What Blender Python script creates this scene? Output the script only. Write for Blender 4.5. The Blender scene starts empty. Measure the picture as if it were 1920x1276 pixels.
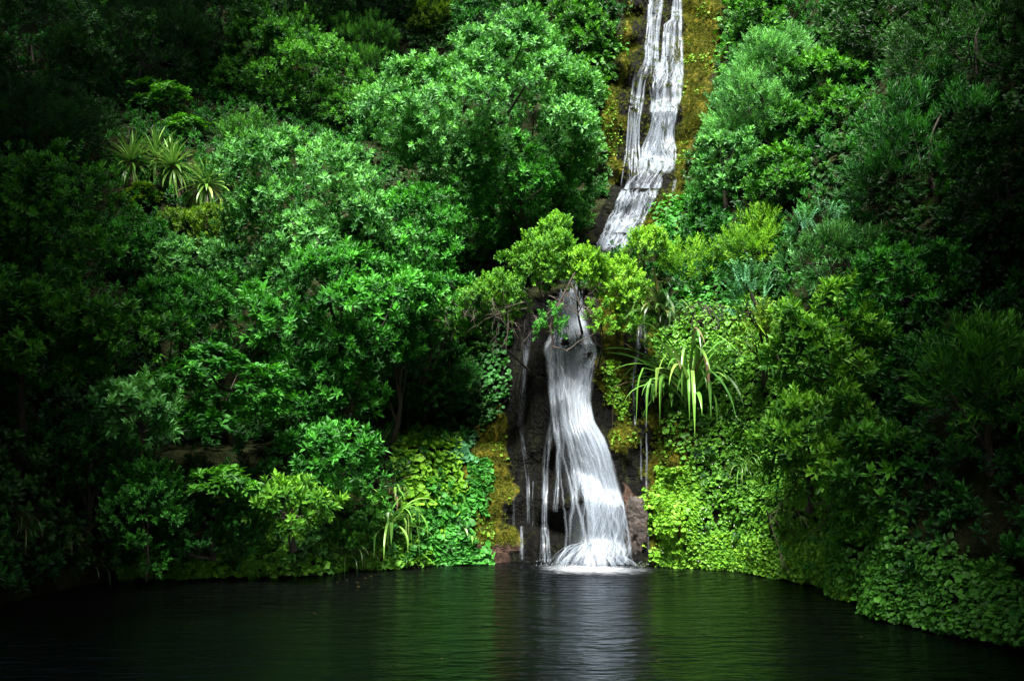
import bpy, math, random
import numpy as np
from mathutils import Vector
from mathutils.bvhtree import BVHTree

random.seed(7)
RNG = np.random.default_rng(7)
SC = bpy.context.scene
COL = SC.collection

# ------------------------------------------------------------------ camera, sky, sun, exposure
CAM = np.array([0.0, 0.0, 2.5]); FPX = 1867.0; PITCH = math.radians(6.4)
cd = bpy.data.cameras.new('camera'); cam = bpy.data.objects.new('camera', cd); COL.objects.link(cam)
cd.sensor_width = 36.0; cd.lens = 35.0; cd.clip_end = 2000.0; cd.clip_start = 0.1
cam.location = CAM; cam.rotation_euler = (math.radians(90) + PITCH, 0, 0)
SC.camera = cam

SUN_EL, SUN_AZ = 60.0, 185.0          # degrees; azimuth clockwise from +Y (north)
w = bpy.data.worlds.new('World'); SC.world = w; w.use_nodes = True
nt = w.node_tree; nt.nodes.clear()
sky = nt.nodes.new('ShaderNodeTexSky'); sky.sky_type = 'NISHITA'; sky.sun_disc = False
sky.sun_elevation = math.radians(SUN_EL); sky.sun_rotation = math.radians(SUN_AZ)
sky.air_density = 1.0; sky.dust_density = 4.0; sky.ozone_density = 1.0
bg = nt.nodes.new('ShaderNodeBackground'); bg.inputs['Strength'].default_value = 0.05
wo = nt.nodes.new('ShaderNodeOutputWorld')
nt.links.new(sky.outputs[0], bg.inputs[0]); nt.links.new(bg.outputs[0], wo.inputs[0])

sd = bpy.data.lights.new('sun', 'SUN'); sd.energy = 4.2; sd.angle = math.radians(16); sd.color = (1.0, 0.97, 0.9)
sun = bpy.data.objects.new('sun', sd); COL.objects.link(sun); sun.location = (0, 0, 60)
_e, _a = math.radians(SUN_EL), math.radians(SUN_AZ)
SUN_DIR = np.array([math.sin(_a) * math.cos(_e), math.cos(_a) * math.cos(_e), math.sin(_e)])
sun.rotation_euler = Vector((-SUN_DIR).tolist()).to_track_quat('-Z', 'Y').to_euler()

SC.view_settings.view_transform = 'Standard'; SC.view_settings.look = 'None'
SC.view_settings.exposure = 2.4; SC.view_settings.gamma = 1.0; SC.view_settings.use_curve_mapping = False
SC.cycles.max_bounces = 5; SC.cycles.diffuse_bounces = 2; SC.cycles.glossy_bounces = 2
SC.cycles.transmission_bounces = 4; SC.cycles.transparent_max_bounces = 16
SC.cycles.use_denoising = True

# ------------------------------------------------------------------ geometry helpers
def ray_dir(px, py):
    a = (np.asarray(px, float) - 960.0) / FPX; b = (638.0 - np.asarray(py, float)) / FPX
    c, s = math.cos(PITCH), math.sin(PITCH)
    return np.stack([a, c - b * s, s + b * c], -1)

def at(px, py, Y):
    d = ray_dir(px, py)
    return CAM + d * (np.asarray(Y, float) / d[..., 1])[..., None]

def on_water(px, py, z=0.0):
    d = ray_dir(px, py)
    return CAM + d * ((z - CAM[2]) / d[..., 2])[..., None]

def project(P):
    q = np.asarray(P, float) - CAM
    c, s = math.cos(PITCH), math.sin(PITCH)
    dep = q[..., 1] * c + q[..., 2] * s; up = -q[..., 1] * s + q[..., 2] * c
    dep = np.where(dep < 0.05, 0.05, dep)
    return 960 + FPX * q[..., 0] / dep, 638 - FPX * up / dep

def _hash(i, j, k, seed):
    n = (i * 374761393 + j * 668265263 + k * 2147483647 + seed * 1274126177) & 0xFFFFFFFF
    n = ((n ^ (n >> 13)) * 1274126177) & 0xFFFFFFFF
    return ((n ^ (n >> 16)) & 0xFFFF) / 65535.0

def vnoise(P, f=1.0, seed=0):
    P = np.asarray(P, float) * f
    i = np.floor(P).astype(np.int64); t = P - i; t = t * t * (3 - 2 * t)
    r = 0
    for a in (0, 1):
        for b in (0, 1):
            for c in (0, 1):
                wgt = (t[..., 0] if a else 1 - t[..., 0]) * (t[..., 1] if b else 1 - t[..., 1]) * (t[..., 2] if c else 1 - t[..., 2])
                r = r + wgt * _hash(i[..., 0] + a, i[..., 1] + b, i[..., 2] + c, seed)
    return r

def fnoise(P, f=1.0, octv=4, seed=0):
    r = 0; amp = 0.5
    for o in range(octv):
        r = r + amp * (vnoise(P, f, seed + o * 17) - 0.5); f *= 2.03; amp *= 0.5
    return r * 2

def mesh(name, V, F, attrs=None, uv=None, smooth=False):
    V = np.ascontiguousarray(V, dtype=np.float32); F = np.ascontiguousarray(F, dtype=np.int32)
    me = bpy.data.meshes.new(name); k = F.shape[1]
    me.vertices.add(len(V)); me.vertices.foreach_set('co', V.ravel())
    me.loops.add(F.size); me.loops.foreach_set('vertex_index', F.ravel())
    me.polygons.add(len(F)); me.polygons.foreach_set('loop_start', np.arange(0, F.size, k, dtype=np.int32))
    me.polygons.foreach_set('use_smooth', np.full(len(F), bool(smooth)))
    if uv is not None:
        l = me.uv_layers.new(name='uv'); l.data.foreach_set('uv', np.ascontiguousarray(uv[F.ravel()], dtype=np.float32).ravel())
    for an, av in (attrs or {}).items():
        at_ = me.attributes.new(an, 'FLOAT', 'POINT'); at_.data.foreach_set('value', np.ascontiguousarray(av, dtype=np.float32))
    me.update(calc_edges=True); me.validate()
    return me

def obj(name, me, mat=None, parent=None, loc=None):
    o = bpy.data.objects.new(name, me); COL.objects.link(o)
    if mat is not None and me is not None and not me.materials: me.materials.append(mat)
    if parent is not None: o.parent = parent
    if loc is not None: o.location = loc
    return o

def tag(o, label=None, cat=None, group=None, kind=None):
    if label: o['label'] = label
    if cat: o['category'] = cat
    if group: o['group'] = group
    if kind: o['kind'] = kind
    return o

def empty(name, loc, label, cat, group=None):
    o = bpy.data.objects.new(name, None); COL.objects.link(o); o.location = loc; o.empty_display_size = 0.2
    return tag(o, label, cat, group)

def norm(v):
    v = np.asarray(v, float); return v / np.maximum(np.linalg.norm(v, axis=-1, keepdims=True), 1e-9)

def frames(axis, rng):
    z = norm(axis); r = norm(rng.normal(size=z.shape)); x = norm(np.cross(r, z)); y = np.cross(z, x)
    return np.stack([x, y, z], -1)          # columns

def tube(path, rad, n=7):
    path = np.asarray(path, float); rad = np.asarray(rad, float); m = len(path)
    tan = norm(np.gradient(path, axis=0)); ref = np.array([0.31, 0.17, 0.93])
    x = norm(np.cross(tan, ref)); y = np.cross(tan, x); a = np.arange(n) * 2 * math.pi / n
    V = path[:, None] + rad[:, None, None] * (np.cos(a)[None, :, None] * x[:, None] + np.sin(a)[None, :, None] * y[:, None])
    V = V.reshape(-1, 3); i = np.arange(m - 1)[:, None] * n; j = np.arange(n)[None]; j2 = (j + 1) % n
    F = np.stack([i + j, i + j2, i + n + j2, i + n + j], -1).reshape(-1, 4)
    return V, F

def join(parts):
    Vs, Fs, o = [], [], 0
    for V, F in parts:
        Vs.append(V); Fs.append(F + o); o += len(V)
    return np.concatenate(Vs), np.concatenate(Fs)

# ------------------------------------------------------------------ materials
def newmat(name):
    m = bpy.data.materials.new(name); m.use_nodes = True; n = m.node_tree; n.nodes.clear()
    return m, n, (lambda t, **k: _node(n, t, **k))

def _node(n, t, **k):
    nd = n.nodes.new('ShaderNode' + t)
    for a, v in k.items(): setattr(nd, a, v)
    return nd

def ramp(n, src, stops):
    r = n.nodes.new('ShaderNodeValToRGB'); el = r.color_ramp.elements
    while len(el) < len(stops): el.new(0.5)
    for e, (p, c) in zip(el, stops): e.position = p; e.color = (*c, 1) if len(c) == 3 else c
    n.links.new(src, r.inputs[0]); return r

_lm = {}
def leafmat(dark, light, rough=0.58, spec=0.32, trans=0.26, name='leaf'):
    key = (dark, light, rough, spec, trans)
    if key in _lm: return _lm[key]
    m, n, N = newmat(name); L = n.links.new
    a = N('Attribute', attribute_name='tint')
    r = ramp(n, a.outputs['Fac'], [(0.0, dark), (0.55, tuple(0.5 * x + 0.5 * y for x, y in zip(dark, light))), (1.0, light)])
    p = N('BsdfPrincipled'); p.inputs['Roughness'].default_value = rough
    p.inputs['Specular IOR Level'].default_value = spec
    L(r.outputs[0], p.inputs['Base Color'])
    t = N('BsdfTranslucent'); mx = N('MixRGB', blend_type='MULTIPLY'); mx.inputs[0].default_value = 1.0
    L(r.outputs[0], mx.inputs[1]); mx.inputs[2].default_value = (1.5, 1.5, 0.6, 1); L(mx.outputs[0], t.inputs[0])
    s = N('MixShader'); s.inputs[0].default_value = trans
    L(p.outputs[0], s.inputs[1]); L(t.outputs[0], s.inputs[2])
    o = N('OutputMaterial'); L(s.outputs[0], o.inputs[0]); _lm[key] = m; return m

def barkmat(name, c1, c2, scale=9.0):
    m, n, N = newmat(name); L = n.links.new
    tc = N('TexCoord'); mp = N('Mapping'); mp.inputs['Scale'].default_value = (1, 1, 0.25); L(tc.outputs['Object'], mp.inputs[0])
    ns = N('TexNoise'); ns.inputs['Scale'].default_value = scale; ns.inputs['Detail'].default_value = 6; L(mp.outputs[0], ns.inputs[0])
    r = ramp(n, ns.outputs[0], [(0.35, c1), (0.65, c2)])
    p = N('BsdfPrincipled'); p.inputs['Roughness'].default_value = 0.85; L(r.outputs[0], p.inputs['Base Color'])
    b = N('Bump'); b.inputs['Strength'].default_value = 0.6; b.inputs['Distance'].default_value = 0.02; L(ns.outputs[0], b.inputs['Height']); L(b.outputs[0], p.inputs['Normal'])
    o = N('OutputMaterial'); L(p.outputs[0], o.inputs[0]); return m

BARK = barkmat('bark', (0.014, 0.011, 0.008), (0.055, 0.042, 0.03))
PALEBARK = barkmat('pale_bark', (0.10, 0.07, 0.045), (0.24, 0.18, 0.12))

def terrainmat():
    m, n, N = newmat('hillside_ground'); L = n.links.new
    tc = N('TexCoord')
    def noise(sc, det=5, rough=0.6):
        x = N('TexNoise'); x.inputs['Scale'].default_value = sc; x.inputs['Detail'].default_value = det; x.inputs['Roughness'].default_value = rough
        L(tc.outputs['Object'], x.inputs[0]); return x
    n1, n2, n3 = noise(1.3), noise(6.0), noise(28.0, 3)
    soil = ramp(n, n2.outputs[0], [(0.3, (0.010, 0.016, 0.005)), (0.7, (0.028, 0.032, 0.010))])
    mpz = N('Mapping'); mpz.inputs['Scale'].default_value = (1, 1, .3); L(tc.outputs['Object'], mpz.inputs[0])
    nv_ = N('TexNoise'); nv_.inputs['Scale'].default_value = 5.0; nv_.inputs['Detail'].default_value = 7; nv_.inputs['Roughness'].default_value = .7; L(mpz.outputs[0], nv_.inputs[0])
    rock = ramp(n, nv_.outputs[0], [(0.35, (0.001, 0.001, 0.001)), (0.52, (0.003, 0.003, 0.0025)), (0.62, (0.008, 0.010, 0.002)), (0.75, (0.018, 0.015, 0.011))])
    moss = ramp(n, n2.outputs[0], [(0.3, (0.016, 0.022, 0.002)), (0.5, (0.060, 0.060, 0.005)), (0.7, (0.165, 0.135, 0.009))])
    brown = ramp(n, n2.outputs[0], [(0.3, (0.022, 0.014, 0.010)), (0.7, (0.09, 0.055, 0.04))])
    path = ramp(n, n2.outputs[0], [(0.3, (0.11, 0.075, 0.05)), (0.7, (0.25, 0.19, 0.14))])
    cur = soil.outputs[0]
    for an, rp in (('moss', moss), ('wet', rock), ('brown', brown), ('path', path)):
        a = N('Attribute', attribute_name=an)
        ad = N('Math', operation='ADD'); L(a.outputs['Fac'], ad.inputs[0])
        sb = N('Math', operation='MULTIPLY_ADD'); L(n1.outputs[0], sb.inputs[0]); sb.inputs[1].default_value = 0.7; sb.inputs[2].default_value = -0.35
        L(sb.outputs[0], ad.inputs[1])
        st = N('MapRange'); st.inputs['From Min'].default_value = 0.35; st.inputs['From Max'].default_value = 0.65; L(ad.outputs[0], st.inputs[0])
        mx = N('MixRGB'); L(st.outputs[0], mx.inputs[0]); L(cur, mx.inputs[1]); L(rp.outputs[0], mx.inputs[2]); cur = mx.outputs[0]
    wet = N('Attribute', attribute_name='wet')
    rr = N('MapRange'); rr.inputs['To Min'].default_value = 0.9; rr.inputs['To Max'].default_value = 0.62; L(wet.outputs['Fac'], rr.inputs[0])
    p = N('BsdfPrincipled'); p.inputs['Specular IOR Level'].default_value = 0.1; L(cur, p.inputs['Base Color']); L(rr.outputs[0], p.inputs['Roughness'])
    vo = N('TexVoronoi', feature='DISTANCE_TO_EDGE'); vo.inputs['Scale'].default_value = 2.6; mv = N('Mapping'); mv.inputs['Scale'].default_value = (1, 1, .6); L(tc.outputs['Object'], mv.inputs[0])
    dv = N('MixRGB', blend_type='ADD'); dv.inputs[0].default_value = .25; L(mv.outputs[0], dv.inputs[1]); L(n2.outputs['Color'], dv.inputs[2]); L(dv.outputs[0], vo.inputs[0])
    vr = N('MapRange'); vr.inputs['From Max'].default_value = .22; vr.inputs['To Max'].default_value = .7; L(vo.outputs['Distance'], vr.inputs[0])
    hv = N('MixRGB', blend_type='ADD'); L(wet.outputs['Fac'], hv.inputs[0]); L(n2.outputs[0], hv.inputs[1]); L(vr.outputs[0], hv.inputs[2])
    h = N('MixRGB', blend_type='ADD'); h.inputs[0].default_value = 0.5; L(hv.outputs[0], h.inputs[1]); L(n3.outputs[0], h.inputs[2])
    b = N('Bump'); b.inputs['Strength'].default_value = 1.0; b.inputs['Distance'].default_value = 0.16; L(h.outputs[0], b.inputs['Height']); L(b.outputs[0], p.inputs['Normal'])
    o = N('OutputMaterial'); L(p.outputs[0], o.inputs[0]); return m

def rockmat(name, c1, c2, cmoss, mossamt=0.5):
    m, n, N = newmat(name); L = n.links.new
    tc = N('TexCoord'); ns = N('TexNoise'); ns.inputs['Scale'].default_value = 7; ns.inputs['Detail'].default_value = 8; L(tc.outputs['Object'], ns.inputs[0])
    r = ramp(n, ns.outputs[0], [(0.35, c1), (0.65, c2)])
    g = N('NewGeometry'); sx = N('SeparateXYZ'); L(g.outputs['Normal'], sx.inputs[0])
    ad = N('Math', operation='MULTIPLY_ADD'); L(sx.outputs['Z'], ad.inputs[0]); ad.inputs[1].default_value = 0.6; L(ns.outputs[0], ad.inputs[2])
    st = N('MapRange'); st.inputs['From Min'].default_value = 1.15 - mossamt; st.inputs['From Max'].default_value = 1.3 - mossamt; L(ad.outputs[0], st.inputs[0])
    mx = N('MixRGB'); L(st.outputs[0], mx.inputs[0]); L(r.outputs[0], mx.inputs[1]); mx.inputs[2].default_value = (*cmoss, 1)
    p = N('BsdfPrincipled'); p.inputs['Roughness'].default_value = 0.75; L(mx.outputs[0], p.inputs['Base Color'])
    b = N('Bump'); b.inputs['Strength'].default_value = 1.0; b.inputs['Distance'].default_value = 0.08; L(ns.outputs[0], b.inputs['Height']); L(b.outputs[0], p.inputs['Normal'])
    o = N('OutputMaterial'); L(p.outputs[0], o.inputs[0]); return m

def fallmat(name, lo, hi, ksx=26.0, ksy=0.55, col=(0.45, 0.515, 0.60), base=0.0):
    """long-exposure falling water: white strands running down the flow, clear between them"""
    m, n, N = newmat(name); L = n.links.new
    uv = N('UVMap', uv_map='uv')
    oi = N('ObjectInfo')
    def streak(sx, sy, off, dist=0.0):
        mp = N('Mapping'); mp.inputs['Scale'].default_value = (sx, sy, 1); mp.inputs['Location'].default_value = (off, off * 1.7, off)
        L(uv.outputs[0], mp.inputs[0]); x = N('TexNoise'); x.inputs['Scale'].default_value = 1.0; x.inputs['Detail'].default_value = 4
        x.inputs['Roughness'].default_value = 0.62; x.inputs['Distortion'].default_value = dist
        ad = N('VectorMath', operation='ADD'); L(mp.outputs[0], ad.inputs[0])
        mm = N('Math', operation='MULTIPLY'); L(oi.outputs['Random'], mm.inputs[0]); mm.inputs[1].default_value = 40.0
        cx = N('CombineXYZ'); L(mm.outputs[0], cx.inputs[0]); L(mm.outputs[0], cx.inputs[2]); L(cx.outputs[0], ad.inputs[1])
        L(ad.outputs[0], x.inputs[0]); return x
    s1 = streak(ksx, ksy, 0.0, 0.1); s2 = streak(ksx * 0.25, ksy * 1.3, 7.3, 0.3)
    a = N('Math', operation='MULTIPLY_ADD'); L(s1.outputs[0], a.inputs[0]); a.inputs[1].default_value = 0.55
    b = N('Math', operation='MULTIPLY'); L(s2.outputs[0], b.inputs[0]); b.inputs[1].default_value = 0.45
    L(b.outputs[0], a.inputs[2])
    dn = N('Attribute', attribute_name='dens')
    c = N('Math', operation='ADD'); L(a.outputs[0], c.inputs[0]); L(dn.outputs['Fac'], c.inputs[1])
    mr = N('MapRange', interpolation_type='SMOOTHSTEP'); mr.inputs['From Min'].default_value = lo; mr.inputs['From Max'].default_value = hi
    mr.inputs['To Min'].default_value = base; mr.inputs['To Max'].default_value = 0.85
    L(c.outputs[0], mr.inputs[0])
    eg = N('Attribute', attribute_name='edge')
    al = N('Math', operation='MULTIPLY'); L(mr.outputs[0], al.inputs[0]); L(eg.outputs['Fac'], al.inputs[1])
    d = N('BsdfDiffuse'); d.inputs[0].default_value = (*col, 1)
    tl = N('BsdfTranslucent'); tl.inputs[0].default_value = (*col, 1)
    g = N('BsdfGlossy'); g.inputs['Roughness'].default_value = 0.35
    m1 = N('MixShader'); m1.inputs[0].default_value = 0.45; L(d.outputs[0], m1.inputs[1]); L(tl.outputs[0], m1.inputs[2])
    m2 = N('MixShader'); m2.inputs[0].default_value = 0.06; L(m1.outputs[0], m2.inputs[1]); L(g.outputs[0], m2.inputs[2])
    bp = N('Bump'); bp.inputs['Strength'].default_value = 0.35; bp.inputs['Distance'].default_value = 0.03; L(a.outputs[0], bp.inputs['Height'])
    L(bp.outputs[0], d.inputs['Normal'])
    tr = N('BsdfTransparent'); mx = N('MixShader'); L(al.outputs[0], mx.inputs[0]); L(tr.outputs[0], mx.inputs[1]); L(m2.outputs[0], mx.inputs[2])
    o = N('OutputMaterial'); L(mx.outputs[0], o.inputs[0]); return m

def poolmat():
    m, n, N = newmat('pool_water'); L = n.links.new
    tc = N('TexCoord')
    mp = N('Mapping'); mp.inputs['Scale'].default_value = (0.9, 2.4, 1); L(tc.outputs['Object'], mp.inputs[0])
    n1 = N('TexNoise'); n1.inputs['Scale'].default_value = 1.4; n1.inputs['Detail'].default_value = 4; n1.inputs['Distortion'].default_value = 0.6; L(mp.outputs[0], n1.inputs[0])
    n2 = N('TexNoise'); n2.inputs['Scale'].default_value = 5.0; n2.inputs['Detail'].default_value = 3; L(mp.outputs[0], n2.inputs[0])
    h0 = N('MixRGB', blend_type='ADD'); h0.inputs[0].default_value = 0.3; L(n1.outputs[0], h0.inputs[1]); L(n2.outputs[0], h0.inputs[2])
    bs = on_water(1110, 1062); mr_ = N('Mapping'); mr_.inputs['Location'].default_value = (-float(bs[0]), -float(bs[1]), 0); L(tc.outputs['Object'], mr_.inputs[0])
    wv = N('TexWave', wave_type='RINGS', rings_direction='Z'); wv.inputs['Scale'].default_value = .9; wv.inputs['Distortion'].default_value = 2.5; wv.inputs['Detail'].default_value = 2; L(mr_.outputs[0], wv.inputs[0])
    ln = N('VectorMath', operation='LENGTH'); L(mr_.outputs[0], ln.inputs[0]); fo = N('MapRange'); fo.inputs['From Min'].default_value = .3; fo.inputs['From Max'].default_value = 6.0; fo.inputs['To Min'].default_value = .5; fo.inputs['To Max'].default_value = 0.0; L(ln.outputs['Value'], fo.inputs[0])
    h = N('MixRGB', blend_type='ADD'); L(fo.outputs[0], h.inputs[0]); L(h0.outputs[0], h.inputs[1]); L(wv.outputs[0], h.inputs[2])
    b = N('Bump'); b.inputs['Strength'].default_value = 0.9; b.inputs['Distance'].default_value = 0.1; L(h.outputs[0], b.inputs['Height'])
    g = N('BsdfGlossy'); g.inputs['Roughness'].default_value = 0.16; g.inputs[0].default_value = (0.55, 0.59, 0.64, 1); L(b.outputs[0], g.inputs['Normal'])
    t = N('BsdfTransparent'); t.inputs[0].default_value = (0.075, 0.18, 0.03, 1)
    f = N('Fresnel'); f.inputs['IOR'].default_value = 1.33; L(b.outputs[0], f.inputs['Normal'])
    mx = N('MixShader'); L(f.outputs[0], mx.inputs[0]); L(t.outputs[0], mx.inputs[1]); L(g.outputs[0], mx.inputs[2])
    o = N('OutputMaterial'); L(mx.outputs[0], o.inputs[0]); return m

def bedmat():
    m, n, N = newmat('pool_bed'); L = n.links.new
    tc = N('TexCoord'); n1 = N('TexNoise'); n1.inputs['Scale'].default_value = 0.35; n1.inputs['Detail'].default_value = 5; L(tc.outputs['Object'], n1.inputs[0])
    r = ramp(n, n1.outputs[0], [(0.42, (0.008, 0.014, 0.004)), (0.56, (0.02, 0.035, 0.006)), (0.7, (0.06, 0.08, 0.01))])
    al = N('Attribute', attribute_name='algae'); ad = N('Math', operation='MULTIPLY'); L(al.outputs['Fac'], ad.inputs[0]); L(n1.outputs[0], ad.inputs[1])
    mr = N('MapRange', interpolation_type='SMOOTHSTEP'); mr.inputs['From Min'].default_value = .12; mr.inputs['From Max'].default_value = .5; L(ad.outputs[0], mr.inputs[0])
    mx = N('MixRGB'); L(mr.outputs[0], mx.inputs[0]); L(r.outputs[0], mx.inputs[1]); mx.inputs[2].default_value = (.42, .42, .04, 1)
    p = N('BsdfPrincipled'); p.inputs['Roughness'].default_value = 0.9; L(mx.outputs[0], p.inputs['Base Color'])
    o = N('OutputMaterial'); L(p.outputs[0], o.inputs[0]); return m

# ------------------------------------------------------------------ hillside
C0 = np.array([0.3, 10.0])
shore_px = [(0, 1135), (130, 1105), (230, 1085), (400, 1084), (560, 1080), (700, 1068), (800, 1062), (900, 1058), (960, 1052),
            (1050, 1057), (1120, 1063), (1200, 1061), (1240, 1060), (1330, 1066), (1440, 1082), (1540, 1102), (1600, 1127),
            (1660, 1160), (1740, 1190), (1840, 1208), (1920, 1222)]
shore = [on_water(*p)[:2] for p in shore_px] + [np.array(p) for p in
         [(7.4, 9.5), (8.0, 6.0), (6.5, 2.5), (3, 1.4), (0, 1.2), (-4, 1.6), (-7.5, 3.5), (-9.2, 8), (-9.0, 12.5)]]
sa = np.degrees(np.array([math.atan2(p[1] - C0[1], p[0] - C0[0]) for p in shore]))
sr = np.array([np.linalg.norm(p - C0) for p in shore]); o_ = np.argsort(sa); sa, sr = sa[o_], sr[o_]
def shore_r(phi):
    return np.interp(phi, np.concatenate([sa - 360, sa, sa + 360]), np.tile(sr, 3))

ZK = np.array([0, .5, 1.2, 2.5, 2.75, 4, 5, 6.5, 7.2, 8.5, 10, 10.3, 12, 14, 17, 20, 25, 32.0])
PROF = {
    'fall':  [0, .05, .2, .5, .55, .8, 1.2, 1.8, 3.2, 4.5, 5.6, 6.4, 6.9, 7.6, 8.9, 11, 16, 26],
    'right': [0, .1, .25, .6, .7, 1.1, 1.6, 2.4, 2.8, 3.6, 4.8, 5.0, 6.3, 8, 10.5, 13, 18, 28],
    'left':  [0, .2, .5, 1.1, 3.0, 3.8, 4.5, 5.5, 6, 7, 8.3, 8.6, 10, 12, 14.5, 17, 22, 30],
    'flank': [0, .2, .5, 1.3, 1.6, 2.8, 3.6, 5, 5.5, 6.5, 7.8, 8, 9.5, 11.5, 14, 17, 21, 28],
}
PK = [(-90, 'flank'), (0, 'flank'), (40, 'flank'), (62, 'right'), (72, 'right'), (78, 'fall'), (89, 'fall'), (97, 'left'), (130, 'left'), (160, 'flank'), (270, 'flank')]
HK = [(-90, .05), (-62, .06), (-40, .35), (-20, .8), (0, 1), (180, 1), (200, .8), (220, .35), (242, .06), (270, .05)]
fine = np.arange(60, 125, 0.42)
phis = np.concatenate([np.arange(-90, 30, 2.5), np.arange(30, 60, 1.0), fine, np.arange(125, 160, 1.0), np.arange(160, 270, 2.5)])
zs = np.concatenate([np.array([-1.6, -.9, -.4]), np.arange(0, 18, .1), np.arange(18, 32.01, .5)])
pk_a = np.array([p[0] for p in PK]); pk_t = np.array([PROF[p[1]] for p in PK])
PHI, ZZ = np.meshgrid(phis, zs, indexing='ij')
prof = np.stack([np.interp(phis, pk_a, pk_t[:, k]) for k in range(len(ZK))], -1)
D = np.stack([np.interp(zs, ZK, prof[i]) for i in range(len(phis))])
D = np.where(ZZ < 0, ZZ * 0.8, D)
hz = np.interp(PHI, [h[0] for h in HK], [h[1] for h in HK])
dirx, diry = np.cos(np.radians(PHI)), np.sin(np.radians(PHI))
R = shore_r(PHI) + D
P0 = np.stack([C0[0] + dirx * R, C0[1] + diry * R, ZZ], -1)
fallw = np.interp(PHI, [74, 78, 88, 92], [0, 1, 1, 0])
rough = fnoise(P0, 0.55, 5, 3) * 0.75 + fnoise(P0, 2.2, 3, 11) * 0.22
steps = np.abs(((ZZ * 0.62 + vnoise(P0, 0.8, 5) * 1.2) % 1.0) - 0.5) * 2
rough = rough * (1 - 0.45 * fallw) + fallw * (0.42 * steps - 0.2 + (0.5 - np.abs(fnoise(P0 * np.array([1, 1, 0.4]), 1.7, 4, 23)) * 1.6) * 0.34)
fade = np.clip((ZZ + 0.2) / 0.9, 0, 1) * np.clip(hz * 1.5, 0, 1)
R = R + rough * fade + .5 * fnoise(np.stack([P0[..., 0], P0[..., 1], 0 * ZZ], -1), .9, 3, 41) * np.interp(PHI, [74, 79, 88, 94], [1, 0, 0, 1])
back = np.where(hz < 1, (1 - hz) * 40 * np.clip(ZZ / 32, 0, 1), 0)
TP = np.stack([C0[0] + dirx * (R + back), C0[1] + diry * (R + back), np.where(ZZ > 0, ZZ * hz, ZZ)], -1)
_lp = at(1246, 405, 27.0); _g = np.exp(-((TP[..., 0] - _lp[0]) / .42) ** 2 - ((TP[..., 2] - _lp[2]) / .95) ** 2) * (TP[..., 1] > 20)
TP[..., 1] -= .75 * _g
# a far outer ring carries the ground on to the horizon
ring = np.stack([C0[0] + dirx[:, -1] * 400, C0[1] + diry[:, -1] * 400, TP[:, -1, 2] + 6], -1)
TP = np.concatenate([TP, ring[:, None]], 1)
ni, nj = TP.shape[:2]
TV = TP.reshape(-1, 3)
ii, jj = np.meshgrid(np.arange(ni), np.arange(nj - 1), indexing='ij'); i2 = (ii + 1) % ni
TF = np.stack([ii * nj + jj, i2 * nj + jj, i2 * nj + jj + 1, ii * nj + jj + 1], -1).reshape(-1, 4)

PX, PY = project(TV)
def poly_mask(pts, feather=18.0, px=None, py=None):
    px = PX if px is None else px; py = PY if py is None else py
    pts = np.array(pts, float); inside = np.zeros(px.shape, bool); dist = np.full(px.shape, 1e9)
    for (x1, y1), (x2, y2) in zip(pts, np.roll(pts, -1, 0)):
        c = ((y1 > py) != (y2 > py)) & (px < (x2 - x1) * (py - y1) / (y2 - y1 + 1e-9) + x1); inside ^= c
        t = np.clip(((px - x1) * (x2 - x1) + (py - y1) * (y2 - y1)) / ((x2 - x1) ** 2 + (y2 - y1) ** 2 + 1e-9), 0, 1)
        dist = np.minimum(dist, np.hypot(px - x1 - t * (x2 - x1), py - y1 - t * (y2 - y1)))
    s = np.where(inside, dist, -dist)
    return np.clip(0.5 + s / (2 * feather), 0, 1)
def masks(px, py, front=True):
    q = np.stack([px, py, 0 * px], -1)
    px = px + 46 * (vnoise(q, 1 / 46, 5) - .5) + 20 * (vnoise(q, 1 / 15, 6) - .5); py = py + 46 * (vnoise(q, 1 / 46, 7) - .5)
    moss = np.maximum.reduce([
        poly_mask([(1185, -40), (1340, -40), (1345, 120), (1320, 250), (1300, 330), (1290, 420), (1250, 470), (1180, 440), (1240, 330), (1130, 360), (1125, 250), (1170, 100)], 14, px, py),
        poly_mask([(885, 790), (950, 740), (965, 1010), (880, 1010)], 12, px, py),
        poly_mask([(1120, 560), (1180, 560), (1300, 700), (1290, 1060), (1215, 1060), (1205, 860), (1120, 800)], 14, px, py)])
    wet = np.maximum.reduce([
        poly_mask([(940, 560), (1130, 540), (1125, 700), (1175, 880), (1200, 1075), (960, 1075), (955, 800), (900, 700)], 12, px, py),
        poly_mask([(1200, -40), (1280, -40), (1280, 200), (1270, 330), (1215, 440), (1150, 480), (1105, 480), (1150, 350), (1180, 140)], 8, px, py),
        poly_mask([(1170, 580), (1222, 580), (1222, 1060), (1180, 1060), (1185, 800)], 8, px, py)])
    brown = np.maximum.reduce([poly_mask([(1168, 910), (1210, 920), (1212, 1030), (1170, 1035)], 8, px, py),
                               poly_mask([(880, 1005), (965, 1000), (965, 1062), (870, 1062)], 8, px, py)])
    path = poly_mask([(540, 790), (800, 800), (800, 842), (540, 842)], 8, px, py)
    return dict(moss=moss, wet=wet, brown=brown, path=path)
infront = (TV[:, 1] > 9) & (TV[:, 2] > -0.3)
MK = {k: v * infront for k, v in masks(PX, PY).items()}
hill = obj('hillside', mesh('hillside', TV, TF, MK, smooth=True), terrainmat()); tag(hill, kind='structure')
BVH = BVHTree.FromPolygons(TV.tolist(), TF.tolist())

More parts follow.
